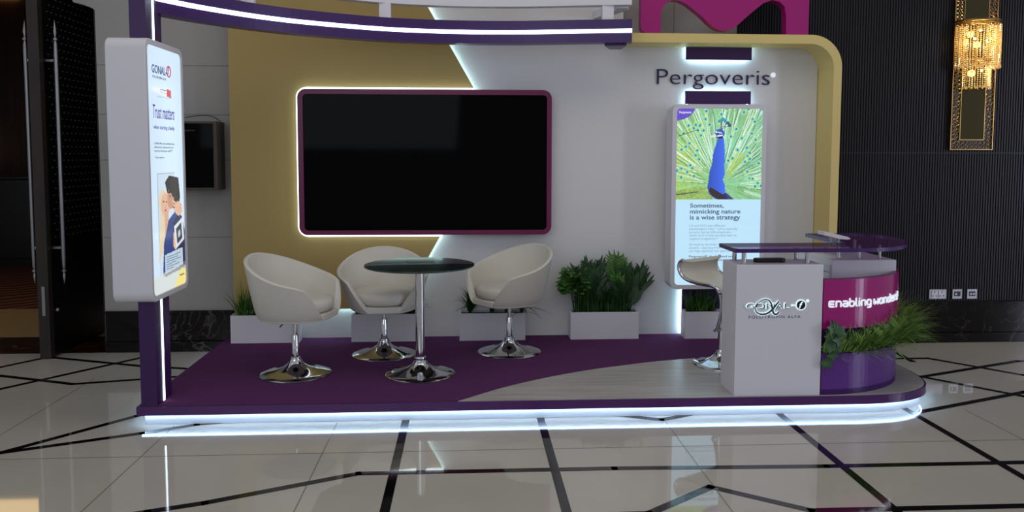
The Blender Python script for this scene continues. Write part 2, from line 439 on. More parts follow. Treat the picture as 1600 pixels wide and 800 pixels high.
# dark ribbed wall
mb = MB(); x = 2.232; prof = []
while x < 6.6:
    prof += [(x, WY), (x + 0.013, WY), (x + 0.016, WY + 0.008), (x + 0.020, WY + 0.008)]
    x += 0.023
for z0, z1 in ((0.355, 1.622), (1.634, 4.6)):
    n = len(prof)
    mb.add([(a, b, z0) for a, b in prof] + [(a, b, z1) for a, b in prof], [(i, i + 1, i + 1 + n, i + n) for i in range(n - 1)])
mb.box(2.232, 6.6, WY + 0.009, WY + 0.35, 0.0, 4.6)
struct(mb.build('wall_right', M['rib']), 'dark finely ribbed lobby wall')
# marble dado, base
for i, (x0, x1) in enumerate(((-2.93, 2.232), (2.232, 6.6))):
    top = 0.335 if i == 0 else 0.352
    mb = MB(); mb.box(x0, x1, WY - 0.022, WY - 0.002, 0.085, top); mb.box(x0, x1, WY - 0.028, WY - 0.002, top - 0.02, top)
    mb.box(x0, x1, WY - 0.045, WY - 0.002, 0.0, 0.085)
    struct(mb.build('baseboard_left' if i == 0 else 'baseboard_right', M['marble'], bevel=0.002), 'dark veined marble base course of the wall')
# doorway reveal, header, far room
mb = MB(); mb.box(-2.952, -2.9405, WY + 0.004, 7.6, 0, 4.6)
struct(mb.build('trim_2', M['black_lacquer']), 'black lacquered reveal of the doorway')
mb = MB(); mb.box(-9, -2.94, WY, 7.5, 3.35, 4.6)
mb.prism([(-3.24, 3.35), (-2.94, 3.35), (-2.94, 2.74), (-2.955, 2.755), (-3.03, 2.785), (-3.10, 2.80), (-3.13, 2.85), (-3.2, 2.92), (-3.24, 2.93)][::-1], FXZ, WY, WY + 0.12)
struct(mb.build('wall_left', M['wall_light']), 'light grey wall above the doorway with a shaped corner')
struct(MB().box(-9, -2.9, 13.0, 13.1, 0, 4.6).build('wall_far', M['wood_brown']), 'brown wood wall of the room beyond')
struct(MB().box(-2.9, -2.8, 7.6, 13.1, 0, 4.6).build('wall_inner', M['wood_brown']), 'side wall of the room beyond')
struct(MB().box(-9, -2.8, 7.0, 13.1, 4.6, 4.7).build('ceiling', M['wood_brown']), 'ceiling of the room beyond')
struct(MB().box(-9.1, -9, 6.5, 13.1, 0, 4.6).build('wall_outer', M['wood_brown']), 'outer wall of the room beyond')

# ------------------------------------------------------------------ booth platform
PZ = 0.12
FY = 4.66; BY = 6.455; LX = -1.95; RX = 3.06
corner = [(2.45, 4.66), (2.62, 4.675), (2.77, 4.715), (2.90, 4.79), (2.99, 4.89), (3.04, 5.02), (3.06, 5.18)]
def plat_outline(ins):
    P = [Vector(p) for p in corner]
    cs = []
    for i, p in enumerate(P):
        t = (P[min(i + 1, len(P) - 1)] - P[max(i - 1, 0)]).normalized()
        cs.append(p + Vector((-t.y, t.x)) * ins)
    cs = catmull([tuple(c) + (0,) for c in cs], 5)
    return [(LX + ins, FY + ins)] + [(c.x, c.y) for c in cs] + [(RX - ins, BY), (LX + ins, BY)]
plat = thing('display_platform', 'long low purple exhibition platform with rounded right corner and glowing base', 'platform')
mb = MB(); mb.prism(plat_outline(0.0), FXY, 0.064, PZ - 0.003)
mb.build('edge_trim', M['lip'], plat)
# carpet + laminate split by the sweeping curve
curve = catmull([(-0.06, 4.672, 0), (0.286, 4.985, 0), (0.743, 5.275, 0), (1.231, 5.48, 0), (1.54, 5.57, 0), (1.88, 5.64, 0), (2.4, 5.70, 0), (3.05, 5.70, 0)], 6)
cv = [(c.x, c.y) for c in curve]
cap_ = plat_outline(0.012)
lam = [p for p in cap_ if p[0] > 2.3 and p[1] < 5.6]
poly = [cv[0], (2.3, FY + 0.012)] + lam + [(RX - 0.012, 5.70)] + cv[::-1][1:-1]
MB().prism(poly, FXY, PZ - 0.003, PZ).build('laminate_floor', M['laminate'], plat)
poly = [(LX + 0.012, FY + 0.012)] + [(cv[0][0], FY + 0.012)] + cv[1:-1] + [(RX - 0.012, 5.70), (RX - 0.012, BY), (LX + 0.012, BY)]
MB().prism(poly, FXY, PZ - 0.003, PZ).build('carpet', M['carpet'], plat)
MB().prism(plat_outline(0.035), FXY, 0.001, 0.064).build('kick_board', M['white_board'], plat)
po = plat_outline(0.022)[:-2] + [(RX - 0.022, BY - 0.02)]
MB().tube([(x, y, 0.0605) for x, y in po], 0.0032, 6).build('light_strip', M['ledblue'], plat)
MB().tube([(LX + 0.022, FY + 0.022, 0.0605), (LX + 0.022, BY - 0.02, 0.0605)], 0.0032, 6).build('light_strip', M['ledblue'], plat)

# ------------------------------------------------------------------ booth walls
BW = 6.39
mb = MB()
mb.prism([(-1.80, PZ), (2.88, PZ), (2.88, 2.52), (1.26, 2.52), (1.26, 3.3), (-1.80, 3.3)], FXZ, BW, BW + 0.06)
wallp = mb.build('booth_wall', M['white_wall'])
tag(wallp, 'tall off-white booth back wall standing on the purple platform', 'wall panel')

gp = thing('ochre_panel', 'large ochre wall panel with slanted right edge behind the television', 'wall panel', (0, 0, 0))
GY = 6.335
g_poly = [(-1.862, 0.365), (-0.545, 0.365), (0.248, 1.795), (-0.60, 3.28), (-1.862, 3.28)]
MB().prism(g_poly, FXZ, GY, GY + 0.02).build('panel', M['gold'], gp)
MB().box(-1.862, -1.80, GY + 0.02, 6.43, PZ, 3.28).build('side_return', M['gold'], gp)
mb = MB()
mb.tube([(-1.76, GY + 0.032, 0.382), (-0.56, GY + 0.032, 0.382), (0.228, GY + 0.032, 1.795), (-0.61, GY + 0.032, 3.25)], 0.004, 6)
mb.build('light_strip', M['ledcyan'], gp)
for x in (-1.5, -0.9):
    for z in (0.7, 1.7, 2.7): MB().box(x, x + 0.05, GY + 0.02, BW, z, z + 0.05).build('standoff', M['white_board'], gp)

# television
tv = thing('television', 'large black wall television in a rounded maroon frame with lit left edge', 'television')
o_ = rrect(-1.325, 0.672, 0.968, 2.118, 0.07); i_ = rrect(-1.283, 0.634, 1.006, 2.077, 0.03)
MB().ring(o_, i_, FXZ, 6.268, 6.334).build('frame', M['tvframe'], tv)
mb = MB(); mb.prism(rrect(-1.286, 0.637, 1.003, 2.08, 0.03), FXZ, 6.278, 6.330)
mb.build('screen', M['screen'], tv)
mb = MB()
full = rrect(-1.331, 0.678, 0.962, 2.124, 0.075, 10)
# left-hand run of the outline, from the lower diagonal round to the upper diagonal
left = [p for p in full if p[0] < -1.0]
path = [(0.055, 2.124)] + left + [(-0.20, 0.962)]
mb.tube([(x, 6.300, z) for x, z in path], 0.0085, 8)
mb.build('light_strip', M['ledwhite'], tv)

# ------------------------------------------------------------------ cream arch frame
ar = thing('arch_frame', 'cream yellow rounded arch frame around the right part of the white wall', 'frame')
def arch(r_out, xo, zo):
    pts = []
    for i in range(13):
        a = PI / 2 * i / 12
        pts.append((xo - r_out + r_out * math.sin(a), zo - r_out + r_out * math.cos(a)))
    return pts
outer = [(1.255, 2.548)] + arch(0.25, 2.950, 2.548) + [(2.950, PZ)]
inner = [(1.255, 2.478)] + arch(0.19, 2.884, 2.478) + [(2.884, PZ)]
n = len(outer); vs = []
for y in (6.11, 6.452):
    vs += [(u, y, v) for u, v in outer] + [(u, y, v) for u, v in inner]
fs = []
for i in range(n - 1):
    fs += [(i, i + n, i + 1 + n, i + 1), (i + 2 * n, i + 1 + 2 * n, i + 1 + 3 * n, i + 3 * n), (i, i + 1, i + 1 + 2 * n, i + 2 * n), (i + n, i + 3 * n, i + 1 + 3 * n, i + 1 + n)]
fs += [(0, 2 * n, 3 * n, n), (n - 1, 2 * n - 1, 4 * n - 1, 3 * n - 1)]
mb = MB(); mb.add(vs, fs)
mb.build('frame', M['cream'], ar)

# magenta letter-shaped sign on the arch
def smooth_poly(P, n=6):
    return [(p.x, p.y) for p in catmull([(a, b, 0) for a, b in P], n)]
mz = 2.5485
Lft = [(1.345, 3.0), (1.345, 2.62)] + [(1.395 - 0.05 * math.cos(a), mz + 0.05 - 0.05 * math.sin(a)) for a in (0.3, 0.7, 1.1, 1.4)] + [(1.42, mz), (1.502, mz), (1.502, 2.70)]
Lft += [(1.512, 2.745), (1.54, 2.782), (1.59, 2.805), (1.64, 2.80)]
V_ = smooth_poly([(1.70, 2.775), (1.80, 2.70), (1.90, 2.612), (1.95, 2.583), (2.0, 2.575), (2.05, 2.583), (2.10, 2.612), (2.20, 2.70), (2.31, 2.79)], 4)
R_ = [(2.38, 2.815), (2.44, 2.80), (2.478, 2.765), (2.492, 2.70), (2.496, mz), (2.675, mz), (2.675, 3.0)]
Mo = Lft + V_ + R_ + [(2.6, 3.06), (2.45, 3.08), (2.3, 3.02), (2.01, 2.82), (1.72, 3.02), (1.57, 3.08), (1.42, 3.06)]
msign = MB(); msign.prism(Mo, FXZ, 6.12, 6.20)
mo = msign.build('letter_sign', M['magenta'])
tag(mo, 'big magenta rounded letter M standing on top of the cream arch', 'sign')

# ------------------------------------------------------------------ pillar and curved beams
fr = thing('purple_canopy_frame', 'dark purple corner pillar joined to the long curved overhead beam with light line', 'canopy frame')
for z0, z1 in ((PZ, 0.744), (2.266, 2.90)): MB().box(-1.925, -1.832, 4.672, 4.90, z0, z1).build('pillar', M['purple_dark'], fr)
arc = catmull([(-1.86, 4.78, 0), (-1.80, 4.88, 0), (-1.70, 5.05, 0), (-1.56, 5.23, 0), (-1.37, 5.43, 0), (-1.10, 5.63, 0), (-0.61, 5.87, 0), (-0.14, 5.965, 0), (0.34, 5.965, 0), (0.81, 5.89, 0), (1.215, 5.825, 0)], 6)
def beam(mb, path, off0, off1, z0, z1, mi=0):
    A = []; B = []
    for i, p in enumerate(path):
        t = (path[min(i + 1, len(path) - 1)] - path[max(i - 1, 0)]).normalized(); nn = Vector((-t.y, t.x, 0))
        A.append(p + nn * off0); B.append(p + nn * off1)
    k = len(path)
    vs = [(p.x, p.y, z0) for p in A] + [(p.x, p.y, z0) for p in B] + [(p.x, p.y, z1) for p in A] + [(p.x, p.y, z1) for p in B]
    fs = []
    for i in range(k - 1):
        fs += [(i, i + k, i + 1 + k, i + 1), (i + 2 * k, i + 1 + 2 * k, i + 1 + 3 * k, i + 3 * k), (i, i + 1, i + 1 + 2 * k, i + 2 * k), (i + k, i + 3 * k, i + 1 + 3 * k, i + 1 + k)]
    fs += [(0, 2 * k, 3 * k, k), (k - 1, 2 * k - 1, 4 * k - 1, 3 * k - 1)]
    return mb.add(vs, fs, mi)
BZ0, BZ1 = 2.437, 2.605
beam(MB(), arc, 0.0, 0.10, BZ0, BZ1).build('curved_beam', M['purple'], fr)
beam(MB(), arc[3:], -0.004, 0.002, 2.506, 2.534).build('light_strip', M['ledwhite'], fr)
for z0, z1 in ((PZ + 0.002, 0.744), (2.266, 2.50)): MB().box(-1.832, -1.829, 4.765, 4.787, z0, z1).build('light_strip', M['ledwhite'], fr)
mb = MB(); mb.prism([(1.03, 5.93), (1.19, 5.90), (1.19, 6.11), (1.10, 6.11)], FXY, 2.42, 2.47); mb.build('bracket', M['purple'], fr)

wr = thing('white_canopy_ring', 'white curved overhead beam carried on small posts above the purple beam', 'canopy frame')
warc = [Vector((p.x, p.y + 0.015, 0)) for p in arc]
beam(MB(), warc, 0.0, 0.08, 2.712, 2.86).build('curved_beam', M['white_board'], wr)
for x in (-1.45, -0.60, 1.045):
    p = min(arc, key=lambda q: abs(q.x - x))
    MB().box(x - 0.042, x + 0.042, p.y + 0.02, p.y + 0.075, BZ1, 2.713).build('post', M['white_board'], wr)
mb = MB(); mb.prism([(1.10, 5.93), (1.19, 5.91), (1.22, 5.99), (1.10, 6.38), (1.02, 6.38), (1.13, 6.0)], FXY, 2.70, 2.76); mb.build('end_bracket', M['white_board'], wr)

# ------------------------------------------------------------------ purple glow panels and lettering
for i, (z0, z1, lab) in enumerate(((2.375, 2.476, 'purple backlit bar above the wall lettering under the arch'), (2.02, 2.125, 'purple backlit bar below the wall lettering, just above the bird display'),
                                   (PZ, 0.52, 'dark purple backlit panel under the bird display behind the planter'))):
    t = thing('backlit_panel', lab, 'panel', (0, 0, 0))
    MB().box(1.765, 2.305, 6.335, 6.35, z0, z1).build('panel', M['purple_dark'], t)
    a = 0.02
    if i == 0: path = [(1.765 + a, z1 - .01), (1.765 + a, z0 + a), (2.305 - a, z0 + a), (2.305 - a, z1 - .01)]
    elif i == 1: path = [(1.765 + a, z0), (1.765 + a, z1 - a), (2.305 - a, z1 - a), (2.305 - a, z0)]
    else: path = [(1.765 + a - 0.008, z0 + 0.01), (1.765 + a - 0.008, z1)]
    MB().tube([(u, 6.366, v) for u, v in path], 0.006, 6).build('light_strip', M['ledcyan'], t)
    MB().box(1.9, 2.1, 6.35, BW, (z0 + z1) / 2 - 0.02, (z0 + z1) / 2 + 0.02).build('standoff', M['white_board'], t)

def spread_letters(body, offset=0.0):
    """per-letter meshes positioned as in the whole word"""
    out = []; 
    for i, ch in enumerate(body):
        if ch == ' ': continue
        V, F = text_mesh(ch, 1.0, 0.5, offset)
        W, _ = text_mesh(body[:i + 1], 1.0, 0.5, offset)
        out.append((ch, V, F, W[:, 0].max() - V[:, 0].max()))
    return out
wl = thing('wall_lettering', 'dark violet raised letters reading Pergoveris on the white wall', 'lettering')
LT = spread_letters('Pergoveris', -0.014)
x0 = min(V[:, 0].min() + d for _, V, F, d in LT); x1 = max(V[:, 0].max() + d for _, V, F, d in LT)
sx = (2.475 - 1.54) / (x1 - x0); capz = [V[:, 1].max() for ch, V, F, d in LT if ch == 'P'][0]
sz = 0.122 / capz
for ch, V, F, d in LT:
    mb = MB(); mb.add([(1.54 + (x + d - x0) * sx, BW - 0.001 - (z + 0.5) * 0.014, 2.180 + y * sz) for x, y, z in V], F)
    mb.build('letter', M['letter_dark'], wl)
mb = MB(); mb.lathe([(0.014, 0), (0.02, 0), (0.02, 0.008), (0.014, 0.008), (0.014, 0)], 20, 0, (2.505, BW - 0.0095, 2.262), axis='y')
text_r = text_mesh('R', 1, 0.5)
mb.add([(2.4985 + x * 0.02, BW - 0.001 - (z + 0.5) * 0.008, 2.2555 + y * 0.018) for x, y, z in text_r[0]], text_r[1])
ro = mb.build('registered_mark', M['letter_white'], wl)

# ------------------------------------------------------------------ painted display artwork helpers
def grid_art(name, img, fn, u0, u1, v0, v1, parent, material, d=0.0, rnd=0.0):
    """img[h,w,3] sRGB, row 0 at top -> flat lit picture"""
    h, w, _ = img.shape
    us = np.linspace(u0, u1, w + 1); vs_ = np.linspace(v1, v0, h + 1)
    verts = []
    for v in vs_:
        for u in us:
            uu, vv = u, v
            if rnd:
                for cu_, cv_ in ((u0, v0), (u0, v1), (u1, v0), (u1, v1)):
                    cx = cu_ + (rnd if cu_ == u0 else -rnd); cy = cv_ + (rnd if cv_ == v0 else -rnd)
                    dx = uu - cx; dy = vv - cy
                    if dx * (1 if cu_ == u1 else -1) > 0 and dy * (1 if cv_ == v1 else -1) > 0:
                        k = math.hypot(dx, dy)
                        if k > rnd: uu = cx + dx * rnd / k; vv = cy + dy * rnd / k
            verts.append(fn(uu, vv, d))
    faces = [(r * (w + 1) + c, (r + 1) * (w + 1) + c, (r + 1) * (w + 1) + c + 1, r * (w + 1) + c + 1) for r in range(h) for c in range(w)]
    me = bpy.data.meshes.new(name); me.from_pydata(verts, [], faces)
    a = me.color_attributes.new('art', 'FLOAT_COLOR', 'CORNER')
    lin = np.where(img <= 0.04045, img / 12.92, ((img + 0.055) / 1.055) ** 2.4).reshape(-1, 3)
    rgba = np.ones((h * w, 4, 4), dtype=np.float32); rgba[:, :, :3] = lin[:, None, :]
    a.data.foreach_set('color', rgba.ravel())
    me.materials.append(material)
    o = bpy.data.objects.new(name, me); COL.objects.link(o); o.parent = parent
    return o
def inside(poly, X, Y):
    r = np.zeros(X.shape, bool); n = len(poly)
    for i in range(n):
        x1, y1 = poly[i]; x2, y2 = poly[(i + 1) % n]
        c = ((y1 > Y) != (y2 > Y)) & (X < (x2 - x1) * (Y - y1) / (y2 - y1 + 1e-9) + x1)
        r ^= c
    return r
def paint(img, mask, col, a=1.0):
    c = np.array(col) / 255.0
    img[mask] = img[mask] * (1 - a) + c * a

# peacock picture (135 x 142 units)
rng = np.random.RandomState(5)
W_, H_ = 216, 228
Y_, X_ = np.mgrid[0:H_, 0:W_].astype(float); X_ = (X_ + .5) * 135 / W_; Y_ = (Y_ + .5) * 142 / H_
img = np.zeros((H_, W_, 3)); img[:] = np.array([118, 190, 128]) / 255
cx, cy = 70, 118
ang = np.arctan2(Y_ - cy, X_ - cx); rad = np.hypot(X_ - cx, Y_ - cy)
na = 240; tab = rng.rand(na); tab2 = rng.rand(na)
ai = (ang + PI) / (2 * PI) * na
wig = ai + 1.3 * np.sin(rad / 13.0 + tab[(ai.astype(int)) % na] * 6)
s1 = tab[wig.astype(int) % na]; s2 = tab2[(wig * 1.7).astype(int) % na]
blot = rng.rand(40, 40)
bl = blot[(Y_ / 3.6).astype(int) % 40, (X_ / 3.4).astype(int) % 40]
c1 = np.array([196, 226, 190]) / 255; c2 = np.array([62, 140, 96]) / 255; c3 = np.array([176, 214, 70]) / 255; c4 = np.array([110, 214, 200]) / 255
k = s1[..., None]
img = c2 * (1 - k) + c4 * k
img = img * 0.55 + (c3 * (1 - s2[..., None]) + c1 * s2[..., None]) * 0.45
yl = np.clip((60 - X_) / 60, 0, 1) * np.clip((Y_ - 10) / 60, 0, 1) * (0.4 + 0.6 * bl)
img = img * (1 - yl[..., None] * 0.75) + np.array([186, 212, 56]) / 255 * yl[..., None] * 0.75
rightc = np.exp(-((X_ - 82) ** 2 + (Y_ - 60) ** 2) / 700)
img = img * (1 - rightc[..., None] * 0.6) + np.array([140, 226, 190]) / 255 * rightc[..., None] * 0.6
for a in np.linspace(-3.05, 0.25, 84):                       # pale quills
    a += rng.uniform(-.03, .03); bend = rng.uniform(-0.0015, 0.0015)
    dd = np.abs(np.sin(ang - a - bend * rad)) * rad
    m = (dd < 0.42 + rad * 0.002) & (np.cos(ang - a) > 0) & (rad > 22 + rng.rand() * 30)
    paint(img, m, (242, 252, 244) if rng.rand() < .75 else (40, 104, 84), 0.75)
for i in range(115):                                            # eye spots
    a = rng.uniform(-3.1, 0.2); r = 38 + 92 * rng.rand() ** 0.8
    ex, ey = cx + r * math.cos(a), cy + r * math.sin(a)
    if abs(ex - 66) < 14 and ey > 25: continue
    d2 = np.hypot((X_ - ex), (Y_ - ey) * 0.9)
    paint(img, d2 < 4.3, (206, 226, 96), .6); paint(img, d2 < 3.0, (90, 206, 214), .85); paint(img, np.hypot(X_ - ex - .4, Y_ - ey) < 1.3, (28, 60, 140), .95)
z5 = lambda P: [((a - 83) / 5.0, (b - 45) / 5.0) for a, b in P]
paint(img, inside(z5([(480, 560), (545, 400), (600, 380), (620, 430), (560, 520), (500, 600)]), X_, Y_), (188, 206, 50), .4)
m = inside(z5([(83, 690), (250, 650), (335, 660), (380, 760), (83, 760)]), X_, Y_)
img[m] = img[m] * 0.45 + np.array([170, 196, 70]) / 255 * 0.45 + 0.1 * (bl[m][:, None] - .5)
paint(img, inside(z5([(83, 712), (260, 690), (262, 698), (83, 724)]), X_, Y_), (40, 50, 60), .7)
paint(img, inside(z5([(95, 258), (255, 205), (255, 212), (95, 266)]), X_, Y_), (60, 90, 50), .7)
neck = z5([(412, 275), (455, 272), (461, 340), (466, 400), (462, 480), (468, 560), (452, 600), (470, 640), (474, 700), (500, 758), (400, 752), (350, 715), (332, 660), (342, 600), (346, 540), (365, 480), (372, 400), (392, 330)])
mk = inside(neck, X_, Y_)
paint(img, mk, (62, 98, 214)); img[mk] *= (0.86 + 0.28 * np.clip((X_[mk] - 52) / 26, 0, 1))[:, None]
paint(img, inside(z5([(350, 660), (375, 668), (450, 712), (500, 745), (540, 758), (420, 758), (365, 722), (345, 690)]), X_, Y_), (58, 44, 48))
paint(img, inside(z5([(455, 715), (480, 700), (545, 758), (490, 758)]), X_, Y_), (40, 48, 110))
hd = np.hypot((X_ - z5([(420, 238)])[0][0]) / 8.2, (Y_ - z5([(420, 238)])[0][1]) / 6.6)
paint(img, hd < 1, (44, 84, 176)); paint(img, inside(z5([(385, 240), (345, 266), (352, 274), (398, 262)]), X_, Y_), (222, 226, 220))
paint(img, inside(z5([(386, 222), (440, 232), (442, 240), (388, 234)]), X_, Y_), (228, 236, 236)); paint(img, inside(z5([(400, 254), (445, 248), (446, 258), (404, 266)]), X_, Y_), (228, 236, 236))
paint(img, np.hypot(X_ - 65, Y_ - 38.5) < 1.2, (14, 16, 30)); paint(img, inside(z5([(395, 268), (450, 258), (448, 276), (410, 278)]), X_, Y_), (24, 30, 70))
for px, py in ((428, 140), (445, 128), (462, 140), (482, 158), (498, 176)):
    q = z5([(px, py)])[0]; paint(img, np.hypot(X_ - q[0], Y_ - q[1]) < 2.6, (36, 150, 170) if px < 470 else (36, 64, 110))
    L = np.hypot(q[0] - 69, q[1] - 33); tt = np.clip(((X_ - 69) * (q[0] - 69) + (Y_ - 33) * (q[1] - 33)) / L ** 2, 0, 1)
    paint(img, np.hypot(X_ - 69 - tt * (q[0] - 69), Y_ - 33 - tt * (q[1] - 33)) < .45, (60, 80, 90), .8)
d_ = np.hypot(X_, Y_ * 1.15)
paint(img, inside([(0, 0), (29, 0), (26, 7), (18, 14), (8, 18), (0, 20)], X_, Y_), (92, 64, 196))
peacock = np.clip(img, 0, 1)
mott = rng.rand(H_, W_, 1)
peacock = np.where(mk[..., None], peacock, np.clip(peacock * 0.9 + 0.08 + (mott - 0.5) * 0.18, 0, 1))
# full right display: picture + pale text field
hh = int(H_ * (1.972 - 0.572) / (1.972 - 1.256))
art = np.zeros((hh, W_, 3)); art[:] = np.array([188, 226, 248]) / 255; art[:H_] = peacock

pd = thing('bird_display', 'upright lit display with a peacock picture above pale blue text', 'display', (0, 0, 0))
o_ = rrect(1.615, 2.372, 0.535, 2.006, 0.055); i_ = rrect(1.650, 2.340, 0.570, 1.972, 0.03)
mb = MB(); mb.prism(o_, FXZ, 6.165, 6.333); mb.ring(o_, i_, FXZ, 6.15, 6.165)
mb.build('casing', M['white_board'], pd)
grid_art('screen', art, lambda u, v, d: (u, 6.158 - d, v), 1.648, 2.342, 0.568, 1.974, pd, M['screenart'], rnd=0.028)
FD = lambda u, v, d: (u, 6.1575 - d, v)
def dl(body, u, v, w, m, off=0.0, h=None): text_obj('printed_text', body, M[m], FD, u, v, w, pd, depth=0.0006, offset=off, height=h)
dl('Pergoveris', 1.668, 1.935, 0.098, 'ink_white', 0.03)
dl('Sometimes,', 1.768, 1.190, 0.272, 'ink_screen', 0.02, 0.033)
dl('mimicking nature', 1.768, 1.142, 0.408, 'ink_screen', 0.02, 0.034)
dl('is a wise strategy', 1.768, 1.094, 0.408, 'ink_screen', 0.02, 0.034)
for k, (b, w) in enumerate((('LH and hCG play different', 0.29), ('physiological roles.\u00b9\u00b2 LH is naturally', 0.39), ('present during folliculogenesis,', 0.34), ('whilst hCG is only secreted later to', 0.385), ('support pregnancy.\u00b2\u00b3', 0.235))):
    dl(b, 1.766, 1.037 - k * 0.0262, w, 'ink_screen_lt', 0.0, 0.018)
for k, (b, w) in enumerate((('As much as we know what is', 0.305), ('natural \u2013 learning from nature', 0.34), ('can help optimise our approach', 0.35))):
    dl(b, 1.766, 0.886 - k * 0.0262, w, 'ink_screen_lt', 0.0, 0.018)
dl('Pergoveris\u00ae, the first and only', 1.766, 0.789, 0.37, 'ink_screen', 0.012, 0.019)
dl('combination of its kind', 1.766, 0.760, 0.27, 'ink_screen', 0.012, 0.019)

# left light box sign --------------------------------------------------------
W2, H2 = 120, 316
Y_, X_ = np.mgrid[0:H2, 0:W2].astype(float); X_ = (X_ + .5) / W2; Y_ = (Y_ + .5) / H2
img = np.zeros((H2, W2, 3)); img[:] = np.array([206, 228, 246]) / 255
img += (0.02 * np.sin(X_ * 3))[..., None]
paint(img, inside([(0.25, .198), (0.72, .194), (0.72, .197), (0.25, .203)], X_, Y_), (180, 190, 200), .6)
paint(img, inside([(0.15, .165), (0.62, .165), (0.62, .195), (0.15, .183)], X_, Y_), (232, 238, 244), .9)
paint(img, inside([(0.56, .162), (0.68, .164), (0.68, .196), (0.56, .193)], X_, Y_), (206, 60, 64), .9)
paint(img, inside([(0.36, .167), (0.56, .169), (0.56, .172), (0.36, .170)], X_, Y_), (70, 80, 120), .8)
paint(img, inside([(0.36, .178), (0.56, .180), (0.56, .183), (0.36, .181)], X_, Y_), (200, 150, 90), .6)
# photo of a couple embracing
YK = Y_.copy(); Y_ = .565 + (Y_ - .51) * (.39 / .425)
ph = inside([(0.2, .565), (0.72, .565), (0.72, .95), (0.2, .95)], X_, Y_)
paint(img, ph, (196, 212, 226), .6)
paint(img, inside([(0.2, .565), (0.72, .565), (0.72, .568), (0.2, .568)], X_, Y_), (150, 166, 190), .9)
paint(img, inside([(0.2, .565), (0.215, .565), (0.215, .83), (0.2, .83)], X_, Y_), (150, 166, 190), .9)
paint(img, inside([(0.26, .72), (0.22, .66), (0.30, .625), (0.42, .63), (0.46, .70), (0.42, .82), (0.30, .86), (0.18, .90), (0.22, .80)], X_, Y_), (222, 206, 178))
paint(img, np.hypot((X_ - .42) / .13, (Y_ - .685) / .045) < 1, (222, 178, 152))
paint(img, inside([(0.38, .715), (0.50, .71), (0.50, .80), (0.38, .80)], X_, Y_), (214, 168, 142))
paint(img, inside([(0.42, .60), (0.55, .575), (0.84, .585), (0.88, .66), (0.82, .71), (0.60, .70), (0.48, .64)], X_, Y_), (40, 32, 34))
paint(img, np.hypot((X_ - .58) / .10, (Y_ - .665) / .04) < 1, (196, 146, 120))
paint(img, inside([(0.30, .93), (0.34, .83), (0.50, .745), (0.72, .715), (0.92, .74), (1.0, .80), (1.0, .955), (0.3, .955)], X_, Y_), (42, 62, 128))
paint(img, inside([(0.62, .76), (0.80, .73), (0.98, .80), (1.0, .94), (0.72, .95)], X_, Y_), (32, 36, 62), .85)
paint(img, inside([(0.70, .690), (0.80, .676), (0.92, .690), (0.94, .725), (0.82, .738), (0.72, .725)], X_, Y_), (222, 176, 150))
for q in range(3): paint(img, inside([(0.64 + q * .015, .668 + q * .017), (0.76, .684 + q * .014), (0.76, .695 + q * .014), (0.63 + q * .015, .678 + q * .017)], X_, Y_), (222, 176, 150))
for ex_, ey_ in ((.37, .672), (.45, .674), (.56, .655)): paint(img, np.hypot((X_ - ex_) / .018, (Y_ - ey_) / .0035) < 1, (80, 56, 50))
paint(img, np.hypot((X_ - .42) / .03, (Y_ - .706) / .004) < 1, (180, 90, 90)); paint(img, np.hypot((X_ - .425) / .012, (Y_ - .690) / .008) < 1, (204, 156, 130))
paint(img, inside([(0.50, .640), (0.56, .625), (0.66, .625), (0.70, .66), (0.64, .66), (0.60, .642), (0.54, .645)], X_, Y_), (40, 32, 34))
for q in range(0): paint(img, inside([(0.62, .662 + q * .013), (0.80, .655 + q * .013), (0.80, .658 + q * .013), (0.62, .665 + q * .013)], X_, Y_), (180, 130, 110), .7)
paint(img, inside([(0.64, .80), (0.72, .79), (0.78, .85), (0.70, .87), (0.62, .85)], X_, Y_), (226, 182, 156))
paint(img, inside([(0.66, .775), (0.94, .745), (0.98, .835), (0.70, .865)], X_, Y_), (214, 222, 232))
paint(img, inside([(0.72, .785), (0.89, .765), (0.92, .828), (0.75, .847)], X_, Y_), (48, 52, 66))
paint(img, inside([(0.78, .80), (0.85, .79), (0.86, .815), (0.79, .825)], X_, Y_), (190, 196, 204))
bot = inside([(0, .955), (0.35, .94), (1, .94), (1, 1.1), (0, 1.1)], X_, Y_); paint(img, bot, (214, 220, 214), .8)
paint(img, inside([(0.35, .925), (1, .925), (1, .945), (0.35, .96)], X_, Y_), (150, 140, 140), .6)
paint(img, inside([(0.66, .985), (0.78, .945), (0.88, .925), (1, .94), (1, 1), (0.62, 1)], X_, YK), (240, 224, 140))
paint(img, inside([(0.36, .875), (0.92, .865), (0.92, .935), (0.36, .948)], X_, Y_), (196, 216, 232), .92)
for q in range(6): paint(img, inside([(0.40, .884 + q * .0095), (0.40 + (.44, .36, .46, .30, .40, .22)[q], .882 + q * .0095), (0.40 + (.44, .36, .46, .30, .40, .22)[q], .885 + q * .0095), (0.40, .887 + q * .0095)], X_, Y_), (80, 104, 120), .8)
paint(img, inside([(0.80, .972), (0.95, .970), (0.95, .976), (0.80, .978)], X_, Y_), (90, 100, 90), .8)

